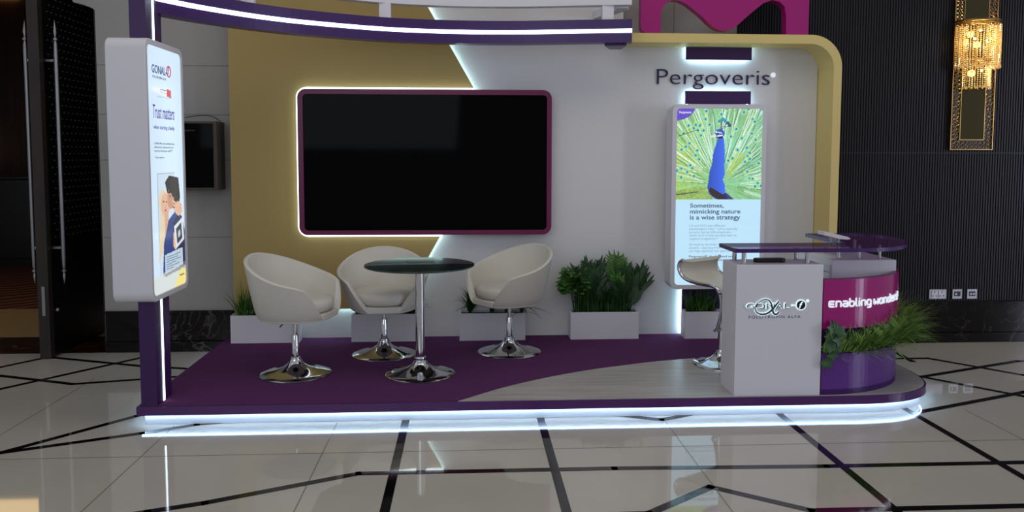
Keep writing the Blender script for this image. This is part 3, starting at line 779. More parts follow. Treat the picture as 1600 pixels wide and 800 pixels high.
ls = thing('light_box_sign', 'white box sign wrapped round the purple pillar with lit poster facing the booth', 'sign', (0, 0, 0))
SX = -1.812
o_ = rrect(4.60, 5.19, 0.745, 2.265, 0.06); i_ = rrect(4.632, 5.158, 0.778, 2.232, 0.035)
mb = MB(); mb.prism(o_, FYZ, -2.035, SX - 0.012); mb.ring(o_, i_, FYZ, SX - 0.012, SX)
mb.build('casing', M['white_board'], ls, bevel=0.004)
grid_art('poster', np.clip(img, 0, 1), lambda u, v, d: (SX - 0.007 + d, u, v), 4.630, 5.160, 0.776, 2.234, ls, M['screenart'], rnd=0.033)
FS = lambda u, v, d: (SX - 0.0065 + d, u, v)
def lt(body, u, v, w, m, off=0.0, h=None, shear=0.0, name='printed_text'): text_obj(name, body, M[m], FS, u, v, w, ls, depth=0.0008, offset=off, height=h, shear=shear)
lt('GONAL-', 4.702, 2.078, 0.225, 'ink_navy', 0.015, 0.047)
lt('f', 4.948, 2.088, 0.022, 'ink_navy', 0.03, 0.05, 0.3)
lt('FOLLITROPIN ALFA', 4.711, 2.048, 0.205, 'ink_screen', 0.0, 0.014)
mb = MB(); mb.tube([(SX - 0.0062, 4.960 + 0.030 * math.cos(a), 2.106 + 0.032 * math.sin(a)) for a in np.linspace(0, 2 * PI, 25)[:-1]], 0.0038, 6, closed=True)
mb.build('emblem_ring', M['ink_red'], ls)
lt('Trust matters', 4.700, 1.815, 0.335, 'ink_purple', 0.0, 0.078, 0.25)
lt('when starting a family', 4.706, 1.752, 0.325, 'ink_purple', 0.0, 0.024)
for k, b in enumerate(('GONAL-f\u00ae is the worldwide most', 'informed, advanced care', 'now for the future with\u2122')):
    lt(b, 4.708, 1.662 - k * 0.022, (0.315, 0.295, 0.275)[k], 'ink_screen', 0.0, 0.012)
lt('Trust matters', 4.712, 1.580, 0.140, 'ink_screen', 0.0, 0.011)

# ------------------------------------------------------------------ chairs and table
def base_profile(R):
    return [(R, 0.0), (R, 0.007), (R * 0.97, 0.013), (R * 0.80, 0.020), (R * 0.58, 0.031), (R * 0.38, 0.048), (R * 0.24, 0.072), (R * 0.175, 0.094), (R * 0.16, 0.108), (0.0001, 0.108)]
def shell_fn(R0, R1, thick, zb, hb, ha):
    NT, NV = 44, 12
    def outer_p(u, v, inner=False):
        th = u * math.radians(152 - 22 * v ** 0.8)
        a = abs(u)
        cut = max(0.0, (a - 0.86) / 0.14)
        h = (ha + (hb - ha) * (0.5 + 0.5 * math.cos(PI * min(a * 1.02, 1))) ** 0.85) * (1 - 0.10 * cut * cut)
        rr = R0 + (R1 - R0) * (v ** 0.75)
        back = max(math.cos(th), 0)
        rr = rr - 0.012 * back * v
        if inner: rr -= thick * (1.0 - 0.45 * v)
        z = zb + h * v
        x = rr * math.sin(th) * 1.03; y = rr * math.cos(th)
        if y < 0: y *= 1 + 0.24 * (1 - v)
        # squarer tub: push sides out a little
        return Vector((x, y, z))
    return outer_p, NT, NV
def make_chair():
    t = thing('tub_chair', 'x', 'chair', (0, 0, 0), 0, 'white tub chairs around the glass table')
    zb = 0.362
    op, NT, NV = shell_fn(0.238, 0.328, 0.050, zb, 0.402, 0.225)
    A = []; B = []
    for j in range(NV + 1):
        v = j / NV
        for i in range(NT + 1):
            u = -1 + 2 * i / NT
            A.append(op(u, v)); B.append(op(u, v, True))
    n = NT + 1; k = n * (NV + 1); vs = A + B; fs = []
    for j in range(NV):
        for i in range(NT):
            a = j * n + i
            fs.append((a, a + 1, a + 1 + n, a + n)); fs.append((k + a, k + a + n, k + a + 1 + n, k + a + 1))
    # rounded rim along the top and front edges
    rim = [j * n for j in range(NV + 1)] + [NV * n + i for i in range(1, NT + 1)] + [j * n + NT for j in range(NV - 1, -1, -1)]
    mids = []
    for q, a in enumerate(rim):
        m = (vs[a] + vs[a + k]) / 2
        i = a % n; j = a // n
        if j == NV and 0 < i < NT: d = Vector((0, 0, 1))
        else:
            d = (vs[a] - vs[a + (1 if i == 0 else -1)]).normalized()
            if j == NV: d = (d + Vector((0, 0, 1))).normalized()
        mids.append(m + d * 0.010)
    o0 = len(vs); vs = vs + mids
    for q in range(len(rim) - 1):
        a, b = rim[q], rim[q + 1]
        fs.append((a, o0 + q, o0 + q + 1, b)); fs.append((a + k, b + k, o0 + q + 1, o0 + q))
    fs.append([*range(k, k + n)]); fs.append(list(range(0, n))[::-1])
    mb = MB(); mb.add(vs, fs, 0, True)
    s = mb.build('tub_shell', M['leather'], t)
    # seat pan closing the bottom with straight front rail
    th = math.radians(152)
    ring_ = [(0.237 * math.sin(a) * 1.03, 0.237 * math.cos(a) * (1.24 if math.cos(a) < 0 else 1)) for a in np.linspace(-th, th, 40)]
    mb = MB(); mb.prism(ring_[::-1], FXY, zb - 0.012, zb + 0.035, 0); mb.build('seat_pan', M['leather'], t, bevel=0.008)
    # cushion
    mb = MB(); prof = [(0.90, 0.0), (0.965, 0.012), (1.0, 0.03), (1.0, 0.06), (0.965, 0.078), (0.86, 0.090), (0.5, 0.099), (0.02, 0.102)]
    cr = []
    for a in np.linspace(-PI, PI, 48, endpoint=False):
        x = 0.224 * math.sin(a); y = 0.215 * math.cos(a)
        y = y * (1.22 if y < 0 else 1); y = max(y, -0.252 - 0.012 * math.cos(x * 7))
        e = 1.0 if math.cos(a) > 0 else 1.0 + 0.10 * math.sin(min(abs(a) - PI / 2, 0.9) / 0.9 * PI) 
        cr.append((x * e, y))
    m_ = len(cr); vs = [(x * s_, y * s_, zb + 0.036 + z) for s_, z in prof for x, y in cr]
    fs = [(i * m_ + q, i * m_ + (q + 1) % m_, (i + 1) * m_ + (q + 1) % m_, (i + 1) * m_ + q) for i in range(len(prof) - 1) for q in range(m_)]
    mb.add(vs, fs, 0, True); mb.add(vs[:m_], [list(range(m_))[::-1]]); mb.add(vs[-m_:], [list(range(m_))], 0, True)
    mb.build('seat_cushion', M['leather'], t)
    mb = MB(); mb.lathe(base_profile(0.238), 56); mb.build('base', M['chrome'], t)
    mb = MB(); mb.lathe([(0.0235, 0.105), (0.0235, 0.265), (0.021, 0.27), (0.0001, 0.27)], 24); mb.lathe([(0.033, 0.10), (0.036, 0.107), (0.033, 0.118), (0.024, 0.122)], 24); mb.build('sleeve', M['chrome'], t)
    MB().lathe([(0.0145, 0.222), (0.0145, 0.352)], 20).build('gas_rod', M['chrome'], t)
    mb = MB(); mb.box(-0.07, 0.07, -0.07, 0.07, 0.343, 0.351); mb.tube([(-0.02, 0, 0.346), (-0.07, 0.03, 0.335), (-0.115, 0.05, 0.300)], 0.004, 8); mb.build('height_lever', M['black_plastic'], t)
    return t
def face(dx, dy):            # local forward is -Y
    return math.atan2(dx, -dy)
c0 = make_chair()
spots = [(-1.165, 5.325, face(math.cos(math.radians(15)), -math.sin(math.radians(15))), 'white tub chair at the left, turned sideways towards the glass table', 0.042),
         (-0.620, 5.825, face(0.10, -1), 'white tub chair behind the glass table facing the front', 0.004),
         (0.314, 5.850, face(-math.cos(math.radians(36)), -math.sin(math.radians(36))), 'white tub chair on the right of the glass table, turned to the left', 0.030)]
clones = [c0] + [dup(c0) for _ in spots[1:]]
for i, (x, y, rz, lab, lift) in enumerate(spots):
    c = clones[i]
    for part in c.children:      # each seat is cranked to its own height
        if part.name.split('.')[0] in ('tub_shell', 'seat_pan', 'seat_cushion', 'height_lever', 'gas_rod'): part.location = (0, 0, lift)
    c.location = (x, y, PZ); c.rotation_euler = (0, 0, rz); c['label'] = lab

tb = thing('bistro_table', 'round dark glass table on a chrome column and trumpet base', 'table', (-0.322, 5.28, PZ))
mb = MB(); mb.lathe([(0.0001, 0.7395), (0.3655, 0.7395), (0.368, 0.7415), (0.368, 0.7475), (0.3655, 0.7495), (0.0001, 0.7495)], 72); mb.build('tabletop', M['glass_dark'], tb)
mb = MB(); mb.lathe([(0.3682, 0.7405), (0.3695, 0.7420), (0.3695, 0.7475), (0.3682, 0.7490)], 72); mb.build('glass_edge', M['glass_edge'], tb)
mb = MB(); mb.lathe(base_profile(0.236), 56); mb.build('base', M['chrome'], tb)
mb = MB(); mb.lathe([(0.031, 0.10), (0.031, 0.735)], 32); mb.lathe([(0.040, 0.10), (0.043, 0.108), (0.040, 0.120), (0.031, 0.124)], 32); mb.build('column', M['chrome'], tb)
mb = MB(); mb.lathe([(0.0001, 0.728), (0.05, 0.728), (0.05, 0.7385), (0.0001, 0.7385)], 32); mb.build('mounting_plate', M['chrome'], tb)

# bar stool ------------------------------------------------------------------
st = thing('bar_stool', 'chrome bar stool with curled cream seat behind the counter', 'stool', (1.80, 5.42, PZ), math.radians(-58))
mb = MB(); mb.lathe(base_profile(0.20), 48); mb.build('base', M['chrome'], st)
mb = MB(); mb.lathe([(0.026, 0.10), (0.026, 0.36), (0.015, 0.365), (0.015, 0.56)], 24); mb.build('column', M['chrome'], st)
# seat: side profile in x (back curl at -x), width along y
prof = catmull([(-0.185, 0, 0.738), (-0.215, 0, 0.715), (-0.222, 0, 0.675), (-0.20, 0, 0.632), (-0.155, 0, 0.605), (-0.09, 0, 0.592), (0.0, 0, 0.588), (0.07, 0, 0.588), (0.12, 0, 0.574), (0.145, 0, 0.545)], 5)
mb = MB(); A = []; B = []
for i, p in enumerate(prof):
    tt = (prof[min(i + 1, len(prof) - 1)] - prof[max(i - 1, 0)]).normalized(); nn = Vector((tt.z, 0, -tt.x)) * -1
    for q in range(9):
        w = -0.19 + 0.38 * q / 8; e = 0.012 * (1 - (abs(w) / 0.19) ** 4)
        A.append(p + Vector((0, w, 0)) + nn * (0.006 + e)); B.append(p + Vector((0, w, 0)) - nn * 0.008)
k = len(prof); fs = []
for i in range(k - 1):
    for q in range(8):
        a = i * 9 + q; fs += [(a, a + 1, a + 10, a + 9), (k * 9 + a, k * 9 + a + 9, k * 9 + a + 10, k * 9 + a + 1)]
    fs += [(i * 9, i * 9 + 9, k * 9 + i * 9 + 9, k * 9 + i * 9), (i * 9 + 8, k * 9 + i * 9 + 8, k * 9 + i * 9 + 17, i * 9 + 17)]
fs += [tuple(range(0, 9)) + tuple(range(k * 9 + 8, k * 9 - 1, -1)), tuple(range((k - 1) * 9, k * 9))[::-1] + tuple(range(k * 9 + (k - 1) * 9, 2 * k * 9))]
mb.add(A + B, fs, 0, True); mb.build('seat', M['leather'], st)
for sgn in (-1, 1):
    mb = MB(); mb.tube([(p.x * 1.02 - 0.004, sgn * 0.198, p.z + 0.004) for p in prof], 0.013, 10)
    mb.build('side_tube', M['chrome'], st)
mb = MB()
mb.tube(catmull([(0.145, -0.198, 0.545), (0.15, -0.19, 0.48), (0.125, -0.17, 0.38), (0.07, -0.13, 0.29), (0.03, -0.10, 0.262), (0.03, 0.10, 0.262), (0.07, 0.13, 0.29), (0.125, 0.17, 0.38), (0.15, 0.19, 0.48), (0.145, 0.198, 0.545)], 5), 0.011, 8)
mb.tube([(0.03, 0, 0.262), (0.0, 0, 0.25)], 0.012, 8)
mb.build('footrest', M['chrome'], st)
mb = MB(); mb.box(-0.08, 0.08, -0.08, 0.08, 0.565, 0.582); mb.build('seat_plate', M['chrome'], st)

# ------------------------------------------------------------------ planters and plants
def planter(x0, x1, lab, y0=6.225, y1=6.385, top=0.340):
    t = thing('planter_box', lab, 'planter', ((x0 + x1) / 2, (y0 + y1) / 2, PZ), 0, None)
    hx = (x1 - x0) / 2; hy = (y1 - y0) / 2; h = top - PZ; w = 0.012
    mb = MB(); mb.box(-hx, hx, -hy, hy, 0, 0.012)
    mb.box(-hx, hx, -hy, -hy + w, 0.012, h); mb.box(-hx, hx, hy - w, hy, 0.012, h); mb.box(-hx, -hx + w, -hy + w, hy - w, 0.012, h); mb.box(hx - w, hx, -hy + w, hy - w, 0.012, h)
    mb.build('box', M['white_board'], t)
    MB().box(-hx + w, hx - w, -hy + w, hy - w, 0.012, h - 0.02).build('filling', M['soil'], t)
    return t
planter(-1.862, -1.330, 'white planter box at the left end, behind the sideways chair', 6.225, 6.325)
planter(-0.922, -0.412, 'white planter box behind the chair that faces the front')
planter(-0.066, 0.462, 'white planter box behind the right tub chair')
planter(0.828, 1.383, 'white planter box standing in the open between right chair and bird display')
planter(1.757, 2.28, 'white planter box under the bird display behind the bar stool', 6.205, 6.33)
TOPZ = 0.322
def clump(name, lab, cx, cy, rx, ry, n, hmin, hmax, w, matn, lean=0.7, droop=0.9, z=TOPZ, parent=None, bias=None, ymax=6.31, cat='plant'):
    mb = MB()
    for i in range(n):
        x = cx + random.uniform(-rx, rx); y = cy + random.uniform(-ry, ry)
        a = random.uniform(0, 2 * PI)
        if bias is not None: a = bias + random.gauss(0, 0.9)
        else:
            if math.sin(a) > 0 and random.random() < 0.7: a = -a
        L = random.uniform(hmin, hmax); le = random.uniform(0.02, lean)
        if math.sin(a) > 0: le *= 0.3
        dr = random.uniform(0.1, droop) * (0.25 if math.sin(a) > 0.1 else 1)
        mb.blade((x, y, z), a, L, random.uniform(0.7, 1.2) * w, le, dr)
    if ymax:
        mb.v = [(vx, min(vy, ymax + 0.004 * math.sin(vx * 90)), vz) for vx, vy, vz in mb.v]
    o = mb.build(name, M[matn])
    return tag(o, lab, cat)
clump('grass_plant', 'green grassy plant at the left end of the leftmost planter', -1.72, 6.275, 0.10, 0.025, 150, 0.12, 0.33, 0.011, 'leaf')
clump('grass_plant', 'dark grassy plant behind the back of the sideways chair', -1.48, 6.275, 0.12, 0.025, 130, 0.10, 0.34, 0.011, 'leaf_dark')
clump('grass_plant', 'low dark plant half hidden under the seat of the front-facing chair', -0.78, 6.30, 0.12, 0.04, 90, 0.06, 0.16, 0.012, 'leaf_dark', ymax=6.375)
clump('grass_plant', 'dark plant showing between chair and table column', -0.50, 6.30, 0.08, 0.04, 90, 0.10, 0.26, 0.016, 'leaf_dark', ymax=6.375)
def spiky(name, lab, cx, cy, n, L, w, matn, z=TOPZ, tilt=1.2, ymax=6.37):
    mb = MB()
    for i in range(n):
        a = random.uniform(0, 2 * PI); el = random.uniform(0.05, tilt)
        if math.sin(a) > 0: el *= 0.5
        hgt = random.uniform(0.0, 0.10)
        mb.blade((cx + random.uniform(-.02, .02), cy + random.uniform(-.02, .01), z + hgt), a, random.uniform(0.6, 1.1) * L, w, el, random.uniform(0.3, 1.2))
    mb.tube([(cx, cy, z), (cx, cy, z + 0.10)], 0.008, 6)
    mb.v = [(vx, min(vy, ymax), vz) for vx, vy, vz in mb.v]
    return tag(mb.build(name, M[matn]), lab, 'plant')
spiky('spiky_plant', 'dark spiky plant poking out left of the right tub chair', 0.02, 6.30, 60, 0.22, 0.018, 'leaf_dark', tilt=1.3)
spiky('spiky_plant', 'dark filler plant under the seat of the right tub chair', 0.20, 6.30, 50, 0.15, 0.02, 'leaf_dark', tilt=1.0)
spiky('spiky_plant', 'thin-leaved spiky plant arching out right of the right tub chair', 0.44, 6.27, 60, 0.27, 0.012, 'leaf_dark', tilt=1.5)

spiky('spiky_plant', 'dark leafy plant showing right beside the front-facing chair, behind the table column', -0.42, 6.30, 40, 0.16, 0.020, 'leaf_dark', tilt=1.3)
spiky('spiky_plant', 'dark low foliage filling the middle of the planter behind the right tub chair', 0.32, 6.29, 70, 0.17, 0.016, 'leaf_dark', tilt=1.2)
def bushy(lab, cx, cy, n, hw, h0, h1, ll, lw, matn, stems=6, z=TOPZ, ymax=6.37):
    mb = MB(); cz = (h0 + h1) / 2
    for i in range(stems):
        a = random.uniform(0, 2 * PI)
        mb.tube([(cx + .02 * math.cos(a), cy + 0.01 * math.sin(a), z), (cx + 0.5 * hw * math.cos(a), cy + 0.02 * math.sin(a), cz)], 0.004, 5, 1)
    for i in range(n):
        a = random.uniform(0, 2 * PI); el = random.uniform(-0.3, 1.4); rr = random.uniform(0.3, 1.0)
        p = (cx + hw * rr * math.cos(a) * math.cos(el * .6), cy + 0.05 * rr * math.sin(a), cz + (h1 - h0) / 2 * rr * math.sin(el) * random.choice((1, 1, -0.5)))
        d = (math.cos(a), -abs(math.sin(a)) * 0.7 + 0.1, random.uniform(-0.1, 0.9))
        mb.leaf(p, d, (0, -0.6, 1), random.uniform(0.7, 1.2) * ll, lw * random.uniform(.8, 1.2))
    mb.v = [(vx, min(vy, ymax), vz) for vx, vy, vz in mb.v]
    return tag(mb.build('bushy_plant', [M[matn], M['leaf_dark']]), lab, 'plant')
bushy('bushy plant with small rounded leaves at the left end of the open planter', 0.885, 6.29, 330, 0.12, 0.40, 0.70, 0.055, 0.034, 'leaf')
def palm(lab, cx, cy, fronds, H, spread, ll, lw, matn, z=TOPZ, ymax=6.37):
    mb = MB()
    for k in range(fronds):
        a = 2 * PI * k / fronds + random.uniform(-.3, .3); L = H * random.uniform(0.65, 1.05)
        sp = spread * random.uniform(0.3, 1.0)
        P = catmull([(cx, cy, z), (cx + sp * .3 * math.cos(a), cy + 0.02 * math.sin(a), z + L * .55), (cx + sp * math.cos(a), cy + 0.05 * math.sin(a) - .01, z + L)], 7)
        mb.tube(P, 0.0025, 4, 0)
        for i in range(3, len(P)):
            t = (P[i] - P[i - 1]).normalized()
            for s in (-1, 1):
                d = t * 0.9 + Vector((s * 0.75, -0.25, 0.05))
                mb.leaf(P[i], d, (0, -1, 0.3), ll * (1.1 - 0.35 * i / len(P)), lw)
        mb.leaf(P[-1], P[-1] - P[-2], (0, -1, 0), ll, lw)
    mb.v = [(vx, min(vy, ymax), vz) for vx, vy, vz in mb.v]
    return tag(mb.build('palm_plant', M[matn]), lab, 'plant')
palm('dark palm plant with pointed fronds, second from left in the open planter', 1.00, 6.29, 16, 0.38, 0.13, 0.095, 0.020, 'leaf_dark')
clump('grass_plant', 'dense dark green plant in the middle of the open planter', 1.10, 6.30, 0.22, 0.04, 420, 0.12, 0.29, 0.016, 'leaf_dark', lean=0.4, droop=0.5, ymax=6.375)
palm('tall bright bamboo-like plant, the tallest in the open planter', 1.225, 6.29, 14, 0.43, 0.09, 0.08, 0.015, 'leaf')
palm('palm plant leaning out at the right end of the open planter', 1.32, 6.28, 14, 0.34, 0.16, 0.10, 0.020, 'leaf_dark')
clump('grass_plant', 'bright arching grass plant under the bird display', 1.90, 6.265, 0.12, 0.03, 170, 0.10, 0.26, 0.014, 'leaf', lean=0.8, ymax=6.325)

# ------------------------------------------------------------------ reception counter
ct = thing('counter_box', 'white upright counter box with logo lettering on its front', 'counter', (0, 0, 0))
MB().box(1.640, 2.183, 4.682, 4.945, PZ, 0.936).build('body', M['white_board'], ct, bevel=0.002)
FC = lambda u, v, d: (u, 4.682 - d, v)
# logo: lit rim letters with slate faces
def logo_word(body, u, v, w, h):
    V, F = text_mesh(body, 1, 0.5, 0.035); s = w / (V[:, 0].max() - V[:, 0].min()); sv = h / V[:, 1].max()
    mb = MB(); mb.add([FC(u + (x - V[:, 0].min()) * s, v + y * sv, (z + .5) * 0.003) for x, y, z in V], F); mb.build('logo_rim', M['letter_rim'], ct)
    V2, F2 = text_mesh(body, 1, 0.5, -0.012)
    mb = MB(); mb.add([FC(u + (x - V[:, 0].min()) * s, v + y * sv, 0.0115 + (z + .5) * 0.003) for x, y, z in V2], F2); mb.build('logo_letters', M['letter_slate'], ct)
logo_word('GONAL', 1.700, 0.666, 0.275, 0.036)
MB().box(1.984, 2.006, 4.676, 4.682, 0.681, 0.689).build('hyphen', M['letter_rim'], ct)
# circle with f
mb = MB(); mb.lathe([(0.0001, -0.004), (0.034, -0.004), (0.034, 0.0)], 32, 0, (2.046, 4.682, 0.687), axis='y'); mb.build('emblem_rim', M['letter_rim'], ct)
mb = MB(); mb.lathe([(0.0001, -0.0065), (0.027, -0.0065), (0.027, -0.004)], 32, 0, (2.046, 4.682, 0.687), axis='y'); mb.build('emblem_disc', M['black_plastic'], ct)
text_obj('emblem_letter', 'f', M['letter_rim'], FC, 2.032, 0.668, 0.026, ct, height=0.040, depth=0.002, offset=0.02, shear=0.35, base=0.0068)
mb = MB(); mb.lathe([(0.0001, -0.004), (0.009, -0.004), (0.009, 0.0)], 16, 0, (2.088, 4.682, 0.712), axis='y'); mb.build('registered_mark', M['letter_rim'], ct)
# script alpha sweeping over the word
al = [(1.905, 0.712), (1.887, 0.690), (1.870, 0.668), (1.838, 0.640), (1.800, 0.632), (1.768, 0.645), (1.757, 0.672), (1.772, 0.702), (1.805, 0.722), (1.838, 0.720), (1.855, 0.700), (1.864, 0.670), (1.872, 0.640), (1.890, 0.631), (1.905, 0.645)]
ap = catmull([(a, 0, b) for a, b in al], 6)
for r_, dd, mn, nm in ((0.0085, 0.0065, 'letter_rim', 'script_rim'), (0.0045, 0.0105, 'letter_slate', 'script_letter')):
    mb = MB(); n_ = len(ap)
    mb.tube([(p.x, 4.682 - dd * .55, p.z) for p in ap], r_, 6, rs=[r_ * (1.0 + 0.35 * math.sin(q / n_ * PI * 3)) for q in range(n_)])
    mb.v = [(x, 4.682 - dd - (4.682 - dd * .55 - y) * 0.18, z) for x, y, z in mb.v]
    mb.build(nm, M[mn], ct)
text_obj('logo_caption', 'FOLLITROPIN ALFA', M['ink_grey'], FC, 1.722, 0.605, 0.325, ct, height=0.017, depth=0.001, space=1.25)

# wall of the curved desk
ECX, ECY, EA, EB = 2.2, 5.25, 0.715, 0.572
def ell(t, k=0.0): return (ECX + (EA - k) * math.sin(t), ECY - (EB - k) * math.cos(t))
def ellband(mb, t0, t1, k, z0, z1, mi=0, n=48):
    ts = np.linspace(t0, t1, n); m_ = n
    vs = [(*ell(t), z0) for t in ts] + [(*ell(t, k), z0) for t in ts] + [(*ell(t), z1) for t in ts] + [(*ell(t, k), z1) for t in ts]
    fs = []
    for i in range(n - 1):
        fs += [(i, i + m_, i + 1 + m_, i + 1), (i + 2 * m_, i + 1 + 2 * m_, i + 1 + 3 * m_, i + 3 * m_), (i, i + 1, i + 1 + 2 * m_, i + 2 * m_), (i + m_, i + 3 * m_, i + 1 + 3 * m_, i + 1 + m_)]
    fs += [(0, 2 * m_, 3 * m_, m_), (n - 1, 2 * m_ - 1, 4 * m_ - 1, 3 * m_ - 1)]
    return mb.add(vs, fs, mi)
ds = thing('curved_desk', 'curved magenta reception desk front with white slogan over a purple planter trough', 'desk')
ellband(MB(), -0.018, 2.0, 0.035, 0.535, 0.842).build('magenta_wall', M['magenta'], ds)
ellband(MB(), -0.018, 2.0, 0.035, 0.842, 0.846).build('top_edge', M['magenta_edge'], ds)
ellband(MB(), -0.018, 2.0, 0.03, PZ, 0.378).build('planter_trough', M['trough'], ds)
ellband(MB(), -0.018, 2.0, 0.006, PZ, 0.155).build('trough_plinth', M['trough'], ds)
# recessed core that carries the upper wall, and the soil of the trough
def ellpoly(k, n=40):
    P = [ell(t, k) for t in np.linspace(0.02, 1.75, n)]
    return [(ECX - 0.01, 4.985), (ECX - 0.01, ECY - (EB - k))] + [p for p in P if p[1] < 4.98] + [([p for p in P if p[1] < 4.98][-1][0] + 0.01, 4.985)]
MB().prism(ellpoly(0.10), FXY, PZ, 0.60).build('core', M['purple_dark'], ds)
mb = MB(); ts = np.linspace(0.0, 1.95, 40)
mb.add([(*ell(t, 0.03), 0.345) for t in ts] + [(*ell(t, 0.11), 0.345) for t in ts], [(i, i + 1, i + 41, i + 40) for i in range(39)])
mb.build('trough_filling', M['soil'], ds)
# slogan: hand drawn rounded strokes bent around the wall
GL = {
 'E': (1.0, [[(1, 1), (.12, 1), (0, .88), (0, .12), (.12, 0), (1, 0)], [(0.05, .5), (.92, .5)]]),
 'n': (1.0, [[(0, 0), (0, 1), (.8, 1), (1, .82), (1, 0)]]),
 'a': (1.0, [[(.08, 1), (.8, 1), (1, .82), (1, 0), (.2, 0), (0, .16), (0, .36), (.2, .52), (.95, .52)]]),
 'b': (1.0, [[(0, 1.45), (0, .12), (.12, 0), (.8, 0), (1, .18), (1, .74), (.8, .92), (.05, .92)]]),
 'l': (.28, [[(0, 1.45), (0, .2), (.14, 0), (.28, 0)]]),
 'i': (.05, [[(0, 1), (0, 0)], [(0, 1.38), (0, 1.42)]]),
 'g': (1.0, [[(1, .05), (.2, .05), (0, .24), (0, .8), (.2, 1), (.8, 1), (1, .82), (1, -.28), (.82, -.45), (.15, -.45)]]),
 'w': (1.2, [[(0, 1), (0, .12), (.12, 0), (.6, .5), (1.08, 0), (1.2, .12), (1.2, 1)]]),
 'o': (1.0, [[(.2, 0), (0, .18), (0, .82), (.2, 1), (.8, 1), (1, .82), (1, .18), (.8, 0), (.2, 0)]]),
 'd': (1.0, [[(1, 1.45), (1, 0), (.2, 0), (0, .18), (0, .74), (.2, .92), (.95, .92)]]),
 'e': (1.0, [[(.05, .5), (1, .5), (1, .82), (.8, 1), (.2, 1), (0, .82), (0, .18), (.2, 0), (.95, 0)]]),
 'r': (.65, [[(0, 0), (0, .82), (.18, 1), (.65, 1)]]),
 's': (.9, [[(.9, 1), (.15, 1), (0, .86), (0, .66), (.14, .52), (.76, .52), (.9, .38), (.9, .14), (.76, 0), (0, 0)]]),
 '!': (.05, [[(0, 1.45), (0, .5)], [(0, .04), (0, 0)]]),
}
# arc length along the ellipse
TT = np.linspace(-0.05, 1.9, 800); PX = [ell(t) for t in TT]
SL = np.concatenate([[0], np.cumsum([math.dist(PX[i], PX[i + 1]) for i in range(799)])]); SL -= np.interp(0.0, TT, SL)
def on_wall(sv, z, d):
    t = float(np.interp(sv, SL, TT)); x, y = ell(t); nx, ny = math.sin(t) / EA, -math.cos(t) / EB; l = math.hypot(nx, ny)
    return (x + nx / l * d, y + ny / l * d, z)
S0, XH, XW, GAP = 0.022, 0.0325, 0.0305, 0.0152
sp = S0
for ch in 'Enabling wonders!':
    if ch == ' ': sp += 0.014; continue
    w_, strokes = GL[ch]; mb = MB()
    for st_ in strokes:
        P = []
        for (a, b), (c, d) in zip(st_[:-1], st_[1:]):
            m_ = max(1, int(math.hypot(c - a, d - b) / .25))
            P += [(a + (c - a) * q / m_, b + (d - b) * q / m_) for q in range(m_)]
        P.append(st_[-1])
        mb.tube([on_wall(sp + u * XW, 0.674 + v * XH, 0.004) for u, v in P], 0.0060, 8)
        for e_ in (P[0], P[-1]): mb.sphere(on_wall(sp + e_[0] * XW, 0.674 + e_[1] * XH, 0.004), 0.0053)
    mb.build('slogan_letter', M['letter_white'], ds)
    sp += w_ * XW + GAP
# inner white cabinet
ic = thing('inner_cabinet', 'white cabinet with a key in its lock behind the magenta desk wall', 'cabinet', (0, 0, 0))
MB().box(2.388, 2.822, 5.0, 5.55, PZ, 0.918).build('body', M['white_board'], ic, bevel=0.002)
dr = MB().box(2.376, 2.388, 5.012, 5.50, 0.838, 0.885).build('drawer', M['white_board'], ic, bevel=0.002)
dd = MB().box(2.376, 2.388, 5.012, 5.50, PZ + 0.02, 0.832).build('door', M['white_board'], ic, bevel=0.002)
mb = MB(); mb.lathe([(0.011, -0.012), (0.011, 0.0)], 16); kk = mb.build('lock', M['steel'], dd); kk.matrix_local = Matrix.Translation((2.364, 5.075, 0.775)) @ Matrix.Rotation(PI / 2, 4, 'Y')
mb = MB(); mb.box(2.335, 2.362, 5.073, 5.077, 0.765, 0.785); mb.box(2.340, 2.346, 5.068, 5.082, 0.715, 0.765); mb.sphere((2.343, 5.075, 0.742), 0.013); mb.tube([(2.343, 5.075, 0.73), (2.343, 5.072, 0.70)], 0.004, 6)
mb.build('key', M['black_plastic'], dd)

# purple glass shelf
sh = thing('glass_shelf', 'long purple glass counter top floating on chrome posts', 'counter top', (0, 0, 0))
cur = catmull([(2.40, 4.682, 0), (2.55, 4.70, 0), (2.69, 4.765, 0), (2.82, 4.89, 0), (2.92, 5.06, 0), (2.97, 5.25, 0), (2.97, 5.45, 0), (2.92, 5.60, 0)], 5)
pl = [(1.632, 4.682)] + [(p.x, p.y) for p in cur] + [(2.47, 5.60), (2.47, 4.99), (1.632, 4.99)]
MB().prism(pl, FXY, 1.012, 1.034).build('glass_top', M['glass_purple'], sh)
def inset_ring(P, k):
    n = len(P); out = []
    for i in range(n):
        a = Vector(P[i - 1]); b = Vector(P[i]); c = Vector(P[(i + 1) % n])
        d1 = (b - a).normalized(); d2 = (c - b).normalized(); n1 = Vector((-d1.y, d1.x)); n2 = Vector((-d2.y, d2.x)); m = (n1 + n2)
        m = m / max(m.dot(n1), 0.3); out.append(tuple(b + m * k))
    return out
ro_ = inset_ring(pl, -0.0025); ri_ = inset_ring(pl, -0.0003)
MB().ring(ro_, ri_, FXY, 1.011, 1.035).build('polished_edge', M['purple'], sh)
for (x, y) in ((1.70, 4.73), (1.70, 4.90), (2.10, 4.73), (2.10, 4.90)):
    mb = MB(); mb.lathe([(0.020, 0.0), (0.020, 0.005), (0.0135, 0.006), (0.0135, 0.0725), (0.020, 0.0735), (0.020, 0.0755)], 20, 0, (x, y, 0.9362)); mb.build('post', M['chrome'], sh)
